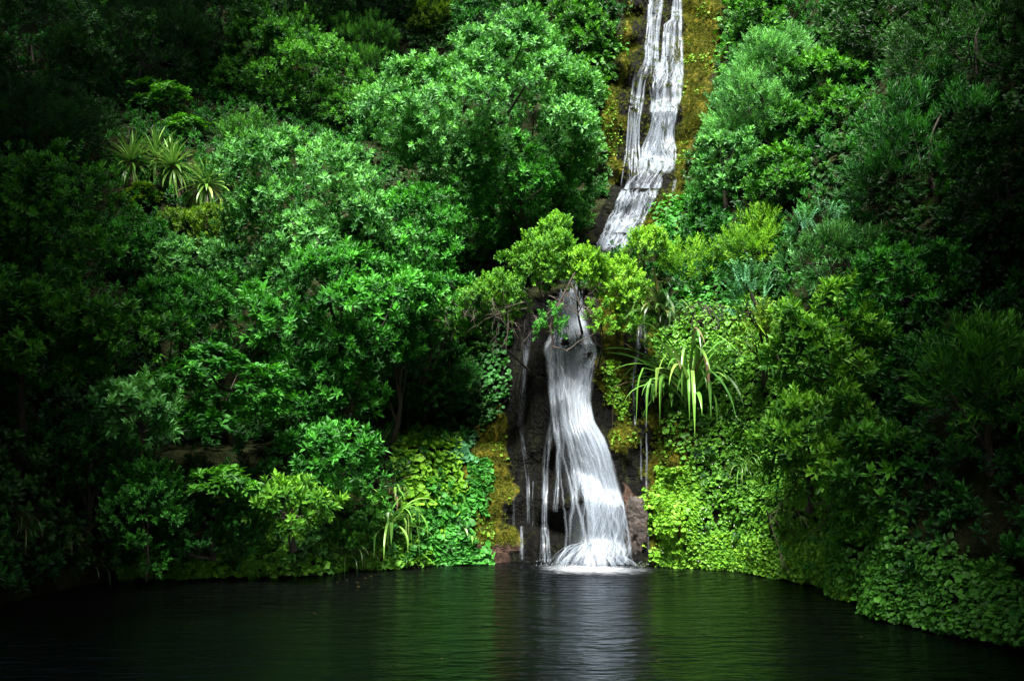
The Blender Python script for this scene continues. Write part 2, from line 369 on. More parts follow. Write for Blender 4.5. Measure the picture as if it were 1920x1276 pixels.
def hit(px, py):
    d = ray_dir(px, py); r = BVH.ray_cast(Vector(CAM), Vector(d), 200)
    return (np.array(r[0]), np.array(r[1])) if r[0] is not None else (at(px, py, 40.0), np.array([0, -1, 0]))
def ground_below(p, up=0.0):
    r = BVH.ray_cast(Vector((p[0], p[1], p[2] + up)), Vector((0, 0, -1)), 80)
    return np.array(r[0]) if r[0] is not None else None

# ------------------------------------------------------------------ pool
a = np.radians(np.arange(0, 360, 3.0)); rr = shore_r(np.degrees(a)) + 1.2
V = np.concatenate([[[C0[0], C0[1], 0]], np.stack([C0[0] + np.cos(a) * rr, C0[1] + np.sin(a) * rr, 0 * a], -1)])
n_ = len(a); F = np.stack([np.zeros(n_, int), 1 + np.arange(n_), 1 + (np.arange(n_) + 1) % n_], -1)
pool = obj('pool_water', mesh('pool_water', V, F), poolmat()); tag(pool, kind='structure')
gr = np.linspace(0, 1, 40); A, G = np.meshgrid(a, gr, indexing='ij')
br = (shore_r(np.degrees(A)) + 0.2) * G
bz = -0.45 - 1.1 * (1 - G ** 2) + 0.25 * fnoise(np.stack([np.cos(A) * br, np.sin(A) * br, 0 * A], -1), 0.4, 3, 9)
BV = np.stack([C0[0] + np.cos(A) * br, C0[1] + np.sin(A) * br, bz], -1).reshape(-1, 3)
i, j = np.meshgrid(np.arange(len(a)), np.arange(39), indexing='ij')
BF = np.stack([i * 40 + j, ((i + 1) % len(a)) * 40 + j, ((i + 1) % len(a)) * 40 + j + 1, i * 40 + j + 1], -1).reshape(-1, 4)
ALG = np.zeros(len(BV))
for (px_, py_, sx_, sy_) in [(1235, 1175, .9, 1.3), (1300, 1215, .7, 1.0), (1010, 1130, .8, .9), (820, 1120, 1.2, 1.0), (640, 1180, .9, .9)]:
    q = on_water(px_, py_, -1.0); ALG = np.maximum(ALG, np.exp(-((BV[:, 0] - q[0]) / sx_) ** 2 - ((BV[:, 1] - q[1]) / sy_) ** 2) * (.6 if px_ > 1100 else .4))
tag(obj('pool_bed', mesh('pool_bed', BV, BF, {'algae': ALG}, smooth=True), bedmat()), kind='structure')

# ------------------------------------------------------------------ leaves
def sprig(rng, n, L, W, h, a0, a1, fold=0.12, droop=0.1, pair=False):
    Vs, Ts = [], []
    for k in range(n):
        t = (k + 0.5) / n; be = (k * 2.39996 + rng.uniform(-.3, .3)) if not pair else (k % 2) * math.pi + rng.uniform(-.25, .25)
        al = math.radians(a0 + (a1 - a0) * t + rng.uniform(-12, 12)); l = L * rng.uniform(.75, 1.15) * (1 - .25 * t); wd = W * rng.uniform(.85, 1.15)
        d = np.array([math.sin(al) * math.cos(be), math.sin(al) * math.sin(be), math.cos(al)]); s = np.array([-math.sin(be), math.cos(be), 0])
        tw = rng.uniform(-.5, .5); nn = np.cross(d, s); s2 = s * math.cos(tw) + nn * math.sin(tw); nn = np.cross(d, s2)
        b = np.array([0, 0, h * t]); Vs += [b, b + d * l * .55 + s2 * wd * .5 + nn * fold * wd, b + d * l - nn * droop * l, b + d * l * .55 - s2 * wd * .5 + nn * fold * wd]
        Ts += [np.clip(.15 + .6 * t + rng.uniform(-.15, .2), 0, 1)] * 4
    V = np.array(Vs); q = np.arange(n)[:, None] * 4
    F = np.concatenate([q + [0, 1, 2], q + [0, 2, 3]]); return V, F, np.array(Ts)

_r = np.random.default_rng(21)
SPRIG = {
    'broad':  [sprig(_r, 11, .125, .044, .10, 88, 18) for _ in range(6)],
    'bold':   [sprig(_r, 12, .155, .05, .12, 85, 20) for _ in range(6)],
    'fine':   [sprig(_r, 16, .105, .019, .22, 65, 12) for _ in range(6)],
    'willow': [sprig(_r, 14, .165, .022, .22, 55, 12) for _ in range(6)],
    'small':  [sprig(_r, 13, .066, .032, .13, 80, 25) for _ in range(6)],
    'whorl':  [sprig(_r, 10, .165, .052, .05, 84, 58, droop=.16) for _ in range(6)],
    'pinnate': [sprig(_r, 18, .06, .024, .26, 70, 55, pair=True) for _ in range(6)],
    'herb':   [sprig(_r, 7, .10, .06, .06, 80, 35) for _ in range(6)],
}

def scatter(templates, P, AX, S, rng, jitter=0.25):
    """copies of sprig templates at P, axis AX, scale S -> verts, tris, tint"""
    Vs, Fs, Ts, o = [], [], [], 0
    which = rng.integers(0, len(templates), len(P)); Rm = frames(AX, rng); sh = rng.normal(0, jitter * .5, len(P)) + np.where(.75 * vnoise(P, 1.9, 19) + .5 * rng.random(len(P)) > .70, .30, -.26)   # flushes of young leaves among old ones
    for k, (V, F, T) in enumerate(templates):
        m = np.nonzero(which == k)[0]
        if not len(m): continue
        X = P[m][:, None] + S[m][:, None, None] * np.einsum('mij,vj->mvi', Rm[m], V)
        Vs.append(X.reshape(-1, 3)); nf = len(m)
        Fs.append((F[None] + (np.arange(nf) * len(V))[:, None, None] + o).reshape(-1, 3)); o += nf * len(V)
        Ts.append(np.clip(T[None] + sh[m][:, None], 0, 1).ravel())
    return np.concatenate(Vs), np.concatenate(Fs), np.concatenate(Ts)

def sphere_pts(n, rng):
    k = np.arange(n) + .5; ph = np.arccos(1 - 2 * k / n); th = math.pi * (1 + 5 ** .5) * k + rng.uniform(0, 6)
    p = np.stack([np.cos(th) * np.sin(ph), np.sin(th) * np.sin(ph), np.cos(ph)], -1)
    return norm(p + rng.normal(0, .22, p.shape))

TRIS = [0]
def crown_mesh(rx, ry, rz, sp, rng, lobe=None, dens=1.0, flat=False, size=1.0, low=-0.92, nl=None):
    size *= 1.3
    lobe = lobe or float(np.clip(.34 * min(rx, rz), .28, .75))
    area = 4 * math.pi * ((rx * rz) ** 1.6 / 3 + (rx * ry) ** 1.6 / 3 + (ry * rz) ** 1.6 / 3) ** (1 / 1.6)
    nl = nl or int(max(9, 1.05 * area / (math.pi * lobe ** 2)))
    d = sphere_pts(nl, rng); d = d[d[:, 2] > low]
    rad = rng.uniform(.6, 1.06, len(d)) + .22 * (rng.random(len(d)) > .88); E = np.array([rx, ry, rz])
    ctr = d * np.maximum(E - lobe * .55, .25 * E) * rad[:, None]
    out = norm(d / E); lr = lobe * rng.uniform(.55, 1.3, len(d))
    # a few lobes stick out of the outline, a few fill the middle
    P, AX, S = [], [], []
    span = {'broad': .2, 'bold': .25, 'fine': .17, 'willow': .23, 'small': .125, 'whorl': .26, 'pinnate': .2, 'herb': .15}[sp] * size
    for c, o, r in zip(ctr, out, lr):
        back = o[1] > .35
        n = int(dens * (0.3 if back else 1.0) * 2.95 * r * r * 2 * math.pi * .62 / (span * span))
        n = max(n, 6)
        u = norm(rng.normal(size=(n, 3)) + o * .95 + np.array([0, 0, .95]))
        rr = r * rng.uniform(.55, 1.0, n) ** .6 * (1 + .28 * (rng.random(n) > .86))
        sq = np.array([1, 1, .42 if flat else .85])
        P.append(c + u * rr[:, None] * sq)
        AX.append(norm(u * (.35 if flat else .8) + np.array([0, 0, .9 if flat else .45]) + rng.normal(0, .22, (n, 3))))
        S.append(rng.uniform(.75, 1.2, n) * size)
    P, AX, S = map(np.concatenate, (P, AX, S))
    V, F, T = scatter(SPRIG[sp], P, AX, S, rng)
    TRIS[0] += len(F)
    return mesh('crown', V, F, {'tint': T}), ctr

def trunk_mesh(base, ctrs, r0, rng, nb=8):
    """tapered trunk from base (0,0,0) up into the crown with limbs reaching for the leaf clumps"""
    parts = []; top = ctrs.mean(0) * np.array([1, 1, 1]) + np.array([0, 0, .1 * np.ptp(ctrs[:, 2])]); b = np.asarray(base, float)
    t = np.linspace(0, 1, 7)[:, None]; bend = rng.normal(0, .08, 3) * np.linalg.norm(top - b)
    path = b + (top - b) * t + bend * np.sin(t * math.pi); parts.append(tube(path, r0 * .75 * (1.15 - .8 * t[:, 0]), 8))
    for c in ctrs[rng.permutation(len(ctrs))[:nb]]:
        s = path[rng.integers(2, 6)]; t4 = np.linspace(0, 1, 5)[:, None]
        pb = s + (c - s) * t4 + (rng.normal(0, .08, 3) + np.array([0, 0, -.06])) * np.linalg.norm(c - s) * np.sin(t4 * math.pi)
        parts.append(tube(pb, r0 * .42 * (1 - .8 * t4[:, 0]), 5))
    V, F = join(parts); return mesh('trunk', V, F, smooth=True)

# leaf colours (linear base colours)
G = {
    'mid':   ((0.010, 0.070, 0.006), (0.085, 0.300, 0.022)),
    'deep':  ((0.005, 0.045, 0.007), (0.030, 0.170, 0.020)),
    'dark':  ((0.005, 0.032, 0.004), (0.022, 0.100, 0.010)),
    'emer':  ((0.009, 0.080, 0.008), (0.065, 0.310, 0.030)),
    'fresh': ((0.022, 0.110, 0.006), (0.150, 0.380, 0.028)),
    'yel':   ((0.035, 0.100, 0.004), (0.170, 0.330, 0.014)),
    'lime':  ((0.045, 0.160, 0.006), (0.215, 0.460, 0.026)),
    'pale':  ((0.016, 0.100, 0.016), (0.165, 0.460, 0.125)),
    'blue':  ((0.020, 0.110, 0.045), (0.100, 0.320, 0.130)),
    'olive': ((0.016, 0.030, 0.004), (0.055, 0.080, 0.010)),
}
NT = [0]
def plant(name, label, cat, px, py, w, h, sp='broad', col='mid', Y=None, pull=.55, depth=.8, trunk=.09, group=None, seed=None, bark=None, **kw):
    NT[0] += 1; rng = np.random.default_rng(100 + NT[0] if seed is None else seed)
    if Y is None:
        p, _n = hit(px, py); Yh = p[1]; sc = (Yh / ray_dir(px, py)[1]) / FPX; Y = Yh - pull * w * sc
    sc = (Y / ray_dir(px, py)[1]) / FPX
    c = at(px, py, Y); rx, rz = w * sc, h * sc; ry = depth * min(rx, 1.6 * rz)
    me, ctrs = crown_mesh(rx, ry, rz, sp, rng, **kw)
    g = ground_below(c, 0.0)
    if g is None: g = ground_below(c, 30.0)
    if g is None or g[2] < -.2: g = np.array([c[0], c[1] + ry * .6, max(c[2] - rz, .1)])
    if g[2] > c[2] - .25 * rz: g = np.array([c[0], c[1], c[2] - .8 * rz])
    if c[2] - g[2] > 1.35 * rz + .5:
        q = BVH.find_nearest(Vector((c[0], c[1] + .6 * ry, c[2] - 1.0 * rz)))[0]
        if q is not None: g = np.array(q)
    root = empty(name, g, label, cat, group)
    cr = obj('crown', me, leafmat(*G[col]), root, loc=c - g); cr['kind'] = 'stuff'
    if trunk:
        obj('trunk', trunk_mesh(-(c - g) + np.array([0, 0, -.15]), ctrs, trunk, rng), bark or BARK, root, loc=c - g)
    return root

# ------------------------------------------------------------------ falling water
def smooth2(A, k):
    for _ in range(k):
        B = np.pad(A, 1, mode='edge'); A = (B[:-2, 1:-1] + B[2:, 1:-1] + B[1:-1, :-2] + B[1:-1, 2:] + 2 * A) / 6
    return A

def water_sheet(name, rows, mat, parent, off=0.08, nu=22, nv=60, feather=.2, dens=0.0, endfade=(.03, .03), seed=0, lump=.06, sm=9, densf=None):
    rows = np.array(rows, float); ys = np.linspace(rows[0, 0], rows[-1, 0], nv)
    xl = np.interp(ys, rows[:, 0], rows[:, 1]); xr = np.interp(ys, rows[:, 0], rows[:, 2])
    k = np.array([1, 2, 3, 2, 1.]) / 9
    xl = np.convolve(np.pad(xl, 2, mode='edge'), k, 'valid'); xr = np.convolve(np.pad(xr, 2, mode='edge'), k, 'valid')
    u = np.linspace(0, 1, nu); X = xl[:, None] + (xr - xl)[:, None] * u[None]; Yp = np.repeat(ys[:, None], nu, 1)
    dep = np.array([[hit(X[i, j], Yp[i, j])[0][1] for j in range(nu)] for i in range(nv)])
    dep = smooth2(np.minimum.accumulate(smooth2(dep, sm), axis=0), 3)
    Pn = np.stack([X / 30, Yp / 45, np.full_like(X, seed)], -1)
    prof = 1 - np.abs(2 * u - 1)[None] ** 2.2
    dep = dep - off * (.35 + .65 * prof) - lump * (vnoise(Pn, 1.0, 31) - .2) * prof * 1.6
    Vw = at(X, Yp, dep)
    wm = np.linalg.norm(Vw[:, -1] - Vw[:, 0], axis=-1).mean(); seg = np.linalg.norm(np.diff(Vw[:, nu // 2], axis=0), axis=-1)
    v = np.concatenate([[0], np.cumsum(seg)]); UV = np.stack([np.repeat(u[None] * wm, nv, 0), np.repeat(v[:, None], nu, 1)], -1)
    e = np.clip(np.minimum(u, 1 - u) / feather, 0, 1); e = e * e * (3 - 2 * e); t = np.linspace(0, 1, nv)
    ef = np.clip(t / max(endfade[0], 1e-3), 0, 1) * np.clip((1 - t) / max(endfade[1], 1e-3), 0, 1)
    edge = e[None] * ef[:, None]
    dn = np.full_like(edge, dens)
    if densf is not None: dn = dn + densf(X, Yp)
    i, j = np.meshgrid(np.arange(nv - 1), np.arange(nu - 1), indexing='ij')
    F = np.stack([i * nu + j, (i + 1) * nu + j, (i + 1) * nu + j + 1, i * nu + j + 1], -1).reshape(-1, 4)
    me = mesh(name, Vw.reshape(-1, 3) - np.array(parent.location), F, {'edge': edge.ravel(), 'dens': dn.ravel()}, uv=UV.reshape(-1, 2), smooth=True)
    return obj(name, me, mat, parent)

FALL = fallmat('falling_water', .36, .74, ksx=30, ksy=.42)
VEIL = fallmat('falling_water_veil', .36, .86, ksx=26, ksy=.35, base=.08)
TRICK = fallmat('trickle_water', .42, .78, ksx=46, ksy=1.3)
base = on_water(1110, 1060)
fallobj = empty('waterfall', base, 'tall white silky waterfall dropping in tiers down the mossy cliff into the pool', 'waterfall')
def bump(x0, y0, sx, sy, a):
    return lambda X, Y: a * np.exp(-((X - x0) / sx) ** 2 - ((Y - y0) / sy) ** 2)
def addf(*fs): return lambda X, Y: sum(f(X, Y) for f in fs)

def strand_set(name, rows, n, parent, mat, wpx=(3, 12), span=(.25, 1.0), off=(.05, .2), seed=0, densf=None, nv=34, sm=4, wander=.03, keep=None, openend=False, ulo=0., uhi=1.):
    """separate ribbons of falling water following the flow, each with its own width, start and end"""
    rng = np.random.default_rng(seed); rows = np.array(rows, float); Y0, Y1 = rows[0, 0], rows[-1, 0]; nu = 5
    gy = np.linspace(Y0, Y1, 70); gu = np.linspace(0, 1, 15)
    gl = np.interp(gy, rows[:, 0], rows[:, 1]); gr_ = np.interp(gy, rows[:, 0], rows[:, 2])
    dep = np.array([[hit(gl[a] + (gr_[a] - gl[a]) * q, gy[a])[0][1] for q in gu] for a in range(70)]); dep = smooth2(np.minimum.accumulate(smooth2(dep, sm + 4), axis=0), 2)
    Vs, Fs, E, Dn, UV, o = [], [], [], [], [], 0
    k = 0; tries = 0
    while k < n and tries < n * 6:
        tries += 1; u0 = ulo + (uhi - ulo) * rng.random(); ln = rng.uniform(*span); s0 = rng.uniform(-.1, 1.05 - ln * .8); s1 = min(s0 + ln, 1.0); s0 = max(s0, 0.0)
        if s1 - s0 < .08: continue
        t = np.linspace(s0, s1, nv); y = Y0 + (Y1 - Y0) * t
        if densf is not None and rng.random() > densf(u0, t.mean()): continue
        k += 1
        uu = np.clip(u0 + wander * np.cumsum(rng.normal(0, 1, nv)) / math.sqrt(nv) + wander * .6 * np.sin(t * rng.uniform(8, 20) + rng.uniform(0, 6)), .0, 1.)
        l_ = np.interp(y, rows[:, 0], rows[:, 1]); r_ = np.interp(y, rows[:, 0], rows[:, 2]); x = l_ + (r_ - l_) * uu
        w_ = rng.uniform(*wpx) * (.6 + .7 * vnoise(np.stack([y / 60, y * 0 + k, y * 0], -1), 1, 4)) * (.55 + .45 * (r_ - l_) / (r_ - l_).max())
        a_ = np.clip((y - Y0) / (Y1 - Y0) * 69, 0, 68.99); b_ = uu * 14 * .9999; ai, bi = a_.astype(int), b_.astype(int); fa, fb = a_ - ai, b_ - bi
        dd = dep[ai, bi] * (1 - fa) * (1 - fb) + dep[ai + 1, bi] * fa * (1 - fb) + dep[ai, np.minimum(bi + 1, 14)] * (1 - fa) * fb + dep[ai + 1, np.minimum(bi + 1, 14)] * fa * fb
        of = rng.uniform(*off) * .8; cs = np.linspace(-1, 1, nu); X = x[:, None] + w_[:, None] * cs[None]; Yp = np.repeat(y[:, None], nu, 1)
        D_ = dd[:, None] - of * (.6 + .4 * np.sin(t * 3.1 / max(s1 - s0, .1))[:, None] ** 2) + .05 * (cs ** 2)[None]
        P = at(X, Yp, D_) - np.array(parent.location); Vs.append(P.reshape(-1, 3))
        q, r = np.meshgrid(np.arange(nv - 1), np.arange(nu - 1), indexing='ij'); Fs.append(np.stack([q * nu + r, (q + 1) * nu + r, (q + 1) * nu + r + 1, q * nu + r + 1], -1).reshape(-1, 4) + o); o += nv * nu
        tt = (t - s0) / (s1 - s0); e = (1 - cs ** 2)[None] * np.clip(tt / .2, 0, 1)[:, None] * np.clip((1 - tt) / .22, 0, 1)[:, None] ** (.0 if (openend and s1 > .985) else 1.0)
        E.append((e * rng.uniform(.18, .7)).ravel()); Dn.append(np.full(nv * nu, rng.uniform(-.06, .08)))
        UV.append(np.stack([np.repeat(cs[None] * .05 + k * .37, nv, 0), np.repeat(y[:, None] / 85, nu, 1)], -1).reshape(-1, 2))
    me = mesh(name, np.concatenate(Vs), np.concatenate(Fs), {'edge': np.concatenate(E), 'dens': np.concatenate(Dn)}, uv=np.concatenate(UV), smooth=True)
    oo = obj(name, me, mat, parent); oo['kind'] = 'stuff'; return oo
STR = fallmat('water_strand', .12, .74, ksx=16, ksy=.5)

CURT = [(520, 1048, 1092), (560, 1044, 1092), (600, 1040, 1096), (640, 1026, 1112), (665, 1022, 1118), (700, 1028, 1112)]
CORE = [(645, 1024, 1116), (690, 1028, 1114), (715, 1030, 1110), (750, 1032, 1106), (790, 1036, 1112), (820, 1040, 1130), (850, 1044, 1142), (900, 1050, 1154), (940, 1052, 1166), (1000, 1056, 1170), (1058, 1054, 1178)]
water_sheet('curtain', CURT, VEIL, fallobj, off=.05, nv=50, nu=20, dens=.02, seed=1)
strand_set('curtain_strands', CURT, 34, fallobj, STR, wpx=(2, 9), span=(.25, .7), seed=2, off=(.06, .14), wander=.05)
water_sheet('lower_cascade', CORE, VEIL, fallobj, off=.05, nv=80, nu=26, dens=-.05, seed=3, feather=.3, endfade=(.12, .02),
            densf=addf(bump(1066, 780, 26, 70, .30), bump(1068, 935, 34, 100, -.5), bump(1128, 950, 36, 90, .16)))
strand_set('lower_strands', CORE, 150, fallobj, STR, wpx=(1.8, 7.0), span=(.3, .95), seed=4, off=(.06, .24), wander=.05, openend=True,
           densf=lambda u, t: .95 if (u > .42 or t < .33) else .15)
strand_set('lower_strands', CORE, 46, fallobj, STR, wpx=(5, 12), span=(.3, .7), seed=5, off=(.12, .26), wander=.04, ulo=.45, uhi=.92, openend=True)
strand_set('bounce_strands', [(915, 1128, 1150), (940, 1118, 1168), (1000, 1112, 1178), (1054, 1106, 1184)], 46, fallobj, STR, wpx=(1.5, 4.5), span=(.4, 1.0), seed=6, off=(.22, .36), wander=.07, openend=True)
strand_set('core_strands', [(672, 1034, 1112), (700, 1040, 1108), (730, 1046, 1092), (800, 1058, 1100), (860, 1070, 1132), (930, 1082, 1156)], 60, fallobj, STR, wpx=(2.5, 8), span=(.3, .9), seed=7, off=(.18, .28), wander=.05)
UPL = [(-30, 1224, 1252), (0, 1216, 1244), (60, 1212, 1236), (112, 1208, 1234), (128, 1200, 1238), (150, 1192, 1238)]
UPR = [(-30, 1264, 1276), (0, 1262, 1277), (36, 1259, 1277), (46, 1246, 1278), (112, 1240, 1279), (125, 1236, 1279), (150, 1232, 1279)]
ULEFT = [(130, 1188, 1222), (150, 1186, 1214), (200, 1180, 1204), (270, 1174, 1200), (320, 1168, 1206), (352, 1164, 1210)]
UMAIN = [(130, 1214, 1279), (160, 1218, 1278), (185, 1221, 1276), (212, 1222, 1268), (240, 1219, 1264), (262, 1212, 1264), (280, 1204, 1268), (310, 1198, 1266), (335, 1194, 1246), (350, 1184, 1236)]
for k, (nm, rows, ns) in enumerate([('upper_cascade', UPL, 30), ('upper_cascade', UPR, 34), ('upper_cascade', UMAIN, 70)]):
    water_sheet(nm, rows, VEIL, fallobj, off=.06, nv=50, dens=-.16, seed=20 + k, endfade=(.18, .2), feather=.3)
    strand_set('upper_strands', rows, int(ns * 1.05), fallobj, STR, wpx=(1.3, 4.8), span=(.3, .95), seed=24 + k, off=(.06, .2), wander=.06)
strand_set('upper_strands', ULEFT, 20, fallobj, STR, wpx=(1.2, 3.2), span=(.4, 1.0), seed=28, off=(.05, .12), wander=.06)
for k, rows in enumerate([[(112, 1236, 1279), (135, 1226, 1280), (172, 1222, 1279)], [(255, 1214, 1262), (285, 1202, 1268), (326, 1198, 1266)], [(185, 1224, 1278), (205, 1222, 1266), (235, 1222, 1262)]]):
    strand_set('lip_strands', rows, 30, fallobj, STR, wpx=(1.5, 4.5), span=(.6, 1.0), seed=60 + k, off=(.18, .3), wander=.05)
MID = [(318, 1190, 1250), (340, 1170, 1242), (370, 1160, 1228), (400, 1146, 1214), (425, 1132, 1204), (445, 1122, 1190), (475, 1114, 1166)]
water_sheet('middle_cascade', MID, VEIL, fallobj, off=.08, nv=44, dens=-.14, seed=14, endfade=(.25, .1), feather=.3)
strand_set('middle_strands', MID, 64, fallobj, STR, wpx=(1.5, 5), span=(.2, .7), seed=15, off=(.08, .2), wander=.07)
for k, rows in enumerate([[(352, 1168, 1236), (372, 1160, 1228), (388, 1152, 1222)], [(392, 1150, 1218), (408, 1142, 1210), (424, 1134, 1204)], [(430, 1128, 1198), (446, 1122, 1188), (470, 1114, 1166)]]):
    strand_set('step_strands', rows, 30, fallobj, STR, wpx=(1.5, 4), span=(.6, 1.0), seed=80 + k, off=(.16, .26), wander=.05)
# thin side strands of the main fall
for k, rows in enumerate([
        [(655, 1030, 1042), (760, 1034, 1046), (860, 1016, 1030), (985, 1014, 1028)],
        [(800, 1042, 1052), (900, 1040, 1052), (960, 1034, 1046)],
        [(980, 1014, 1028), (1015, 1013, 1032), (1054, 1010, 1036)],
        [(640, 1112, 1120), (665, 1104, 1122), (690, 1096, 1112)]]):
    water_sheet('side_strand', rows, TRICK, fallobj, off=.06, nu=8, nv=44, feather=.35, dens=.04, seed=30 + k, sm=1, lump=.0)

def trickle(label, strands, dens=.06):
    p0 = hit(strands[0][-1][1], strands[0][-1][0])[0]; root = empty('water_trickle', p0, label, 'trickle', 'thin side trickles beside the waterfall')
    for k, rows in enumerate(strands):
        water_sheet('strand', rows, TRICK, root, off=.04, nu=7, nv=50, feather=.4, dens=dens, seed=50 + k, sm=1, lump=0)
trickle('thin trickle down the black rock between the main waterfall and the moss bank',
        [[(640, 980, 990), (760, 976, 986), (790, 970, 980), (900, 986, 994), (985, 986, 996)], [(620, 990, 998), (740, 972, 982), (800, 968, 976)],
         [(905, 962, 966), (985, 960, 966)], [(900, 998, 1001), (985, 996, 1000)], [(985, 974, 982), (1050, 972, 984)]], -.02)
trickle('thin trickle beside the flax clump, ending at the mossy boulder',
        [[(595, 1196, 1206), (650, 1188, 1204), (720, 1184, 1190), (800, 1188, 1194)], [(600, 1206, 1212), (700, 1207, 1213), (850, 1210, 1216), (960, 1208, 1215), (1035, 1204, 1222)],
         [(820, 1200, 1204), (900, 1200, 1205)]], .04)
trickle('narrow trickle on the moss ledge next to the middle cascade',
        [[(335, 1262, 1272), (375, 1256, 1264), (405, 1254, 1260)], [(400, 1253, 1259), (450, 1244, 1252), (490, 1242, 1250)]], .04)

# splash mound and foam where the fall meets the pool
def splash():
    c = on_water(1112, 1062); n, mrows = 40, 14
    th = np.linspace(math.pi, 2 * math.pi, n); t = np.linspace(0, 1, mrows); TH, T = np.meshgrid(th, t, indexing='ij')
    r = .04 + .70 * T; z = .50 * np.sqrt(np.clip(1 - T ** 2, 0, 1)) * (.8 + .45 * vnoise(np.stack([TH * 2.2, T * 1.5, 0 * T], -1), 1, 3))
    P = np.stack([np.cos(TH) * r * 1.0, .18 + np.sin(TH) * r * .62, z], -1); P = P - np.array([0, 0, 0])
    i, j = np.meshgrid(np.arange(n - 1), np.arange(mrows - 1), indexing='ij')
    F = np.stack([i * mrows + j, i * mrows + j + 1, (i + 1) * mrows + j + 1, (i + 1) * mrows + j], -1).reshape(-1, 4)
    UV = np.stack([TH * .5, T * .8], -1).reshape(-1, 2)
    edge = np.clip((1 - T) / .3, 0, 1) * np.clip((TH - math.pi) / .3, 0, 1) * np.clip((2 * math.pi - TH) / .3, 0, 1)
    for k in range(2):
        o = obj('splash_mound', mesh('splash_mound', P.reshape(-1, 3) * (1 + .08 * k), F, {'edge': edge.ravel(), 'dens': np.full(edge.size, -.06 - .06 * k)}, uv=UV, smooth=True), FALL, fallobj)
        o.location = (c - np.array(fallobj.location)).tolist()
splash()
def splash_arcs():
    rng = np.random.default_rng(12); c = on_water(1112, 1062); Vs, Fs, E, UVs, o = [], [], [], [], 0; nv, nu = 12, 3
    for k in range(110):
        th = rng.uniform(math.pi * .98, 2.02 * math.pi); r1 = rng.uniform(.35, .95); h0 = rng.uniform(.25, .52); x0 = rng.normal(0, .16); t = np.linspace(0, 1, nv)
        q = np.stack([x0 + math.cos(th) * r1 * t, .12 + math.sin(th) * r1 * .7 * t, h0 * (1 + .35 * t) * (1 - t ** 2)], -1); wd = rng.uniform(.02, .07)
        tg = norm(np.array([-math.sin(th), math.cos(th), 0])); X = q[:, None] + tg[None, None] * (wd * np.array([-1, 0, 1]))[None, :, None] * (.5 + t)[:, None, None]
        Vs.append(X.reshape(-1, 3)); a_, b_ = np.meshgrid(np.arange(nv - 1), np.arange(nu - 1), indexing='ij')
        Fs.append(np.stack([a_ * nu + b_, (a_ + 1) * nu + b_, (a_ + 1) * nu + b_ + 1, a_ * nu + b_ + 1], -1).reshape(-1, 4) + o); o += nv * nu
        E.append((np.array([0, 1, 0])[None] * (np.clip(t / .15, 0, 1) * np.clip((1 - t) / .25, 0, 1))[:, None] * rng.uniform(.2, .65)).ravel()); UVs.append(np.stack([np.repeat(np.array([[0, .05, .1]]), nv, 0) + k * .3, np.repeat(t[:, None], nu, 1)], -1).reshape(-1, 2))
    me = mesh('splash_strands', np.concatenate(Vs), np.concatenate(Fs), {'edge': np.concatenate(E), 'dens': np.full(o, .12)}, uv=np.concatenate(UVs), smooth=True)
    ob = obj('splash_strands', me, STR, fallobj); ob.location = (c - np.array(fallobj.location)).tolist(); ob['kind'] = 'stuff'
splash_arcs()
_c = on_water(1112, 1060); _g = np.random.default_rng(77); nD = 420
_th = _g.uniform(math.pi * .95, 2.05 * math.pi, nD); _rr = _g.uniform(.3, 1.25, nD) ** 1.2; DP = np.stack([np.cos(_th) * _rr, np.sin(_th) * _rr * .7 + .1, np.abs(_g.normal(0, .16, nD)) * np.clip(1.6 - _rr, .1, 1) + .01], -1)
_tet = np.array([[0, 0, 1.4], [.9, 0, -.4], [-.5, .8, -.4], [-.5, -.8, -.4]]); _sz = _g.uniform(.004, .012, nD)
DV = (DP[:, None] + _sz[:, None, None] * _tet[None]).reshape(-1, 3); DF = (np.array([[0, 1, 2], [0, 2, 3], [0, 3, 1], [1, 3, 2]])[None] + (np.arange(nD) * 4)[:, None, None]).reshape(-1, 3)
_o = obj('spray', mesh('spray', DV, DF, {'edge': np.ones(len(DV)), 'dens': np.full(len(DV), .4)}, uv=np.zeros((len(DV), 2))), FALL, fallobj); _o.location = (_c - np.array(fallobj.location)).tolist(); _o['kind'] = 'stuff'
def foammat():
    m, n, N = newmat('pool_foam'); L = n.links.new; tc = N('TexCoord')
    mp = N('Mapping'); mp.inputs['Scale'].default_value = (1, 2.2, 1); L(tc.outputs['Object'], mp.inputs[0])
    x = N('TexNoise'); x.inputs['Scale'].default_value = 5; x.inputs['Detail'].default_value = 7; x.inputs['Roughness'].default_value = .65; x.inputs['Distortion'].default_value = .8; L(mp.outputs[0], x.inputs[0])
    e = N('Attribute', attribute_name='edge'); ad = N('Math', operation='ADD'); L(x.outputs[0], ad.inputs[0]); L(e.outputs['Fac'], ad.inputs[1])
    mr = N('MapRange', interpolation_type='SMOOTHSTEP'); mr.inputs['From Min'].default_value = .8; mr.inputs['From Max'].default_value = 1.4; mr.inputs['To Max'].default_value = .95; L(ad.outputs[0], mr.inputs[0])
    d = N('BsdfDiffuse'); d.inputs[0].default_value = (.27, .29, .32, 1); t = N('BsdfTransparent'); mx = N('MixShader')
    L(mr.outputs[0], mx.inputs[0]); L(t.outputs[0], mx.inputs[1]); L(d.outputs[0], mx.inputs[2]); o = N('OutputMaterial'); L(mx.outputs[0], o.inputs[0]); return m
c = on_water(1105, 1068); n, mr_ = 60, 16; TH, T = np.meshgrid(np.linspace(0, 2 * math.pi, n), np.linspace(0, 1, mr_), indexing='ij')
rad = 1 + .25 * (vnoise(np.stack([np.cos(TH) * 2, np.sin(TH) * 2, 0 * TH], -1), 1, 8) - .5)
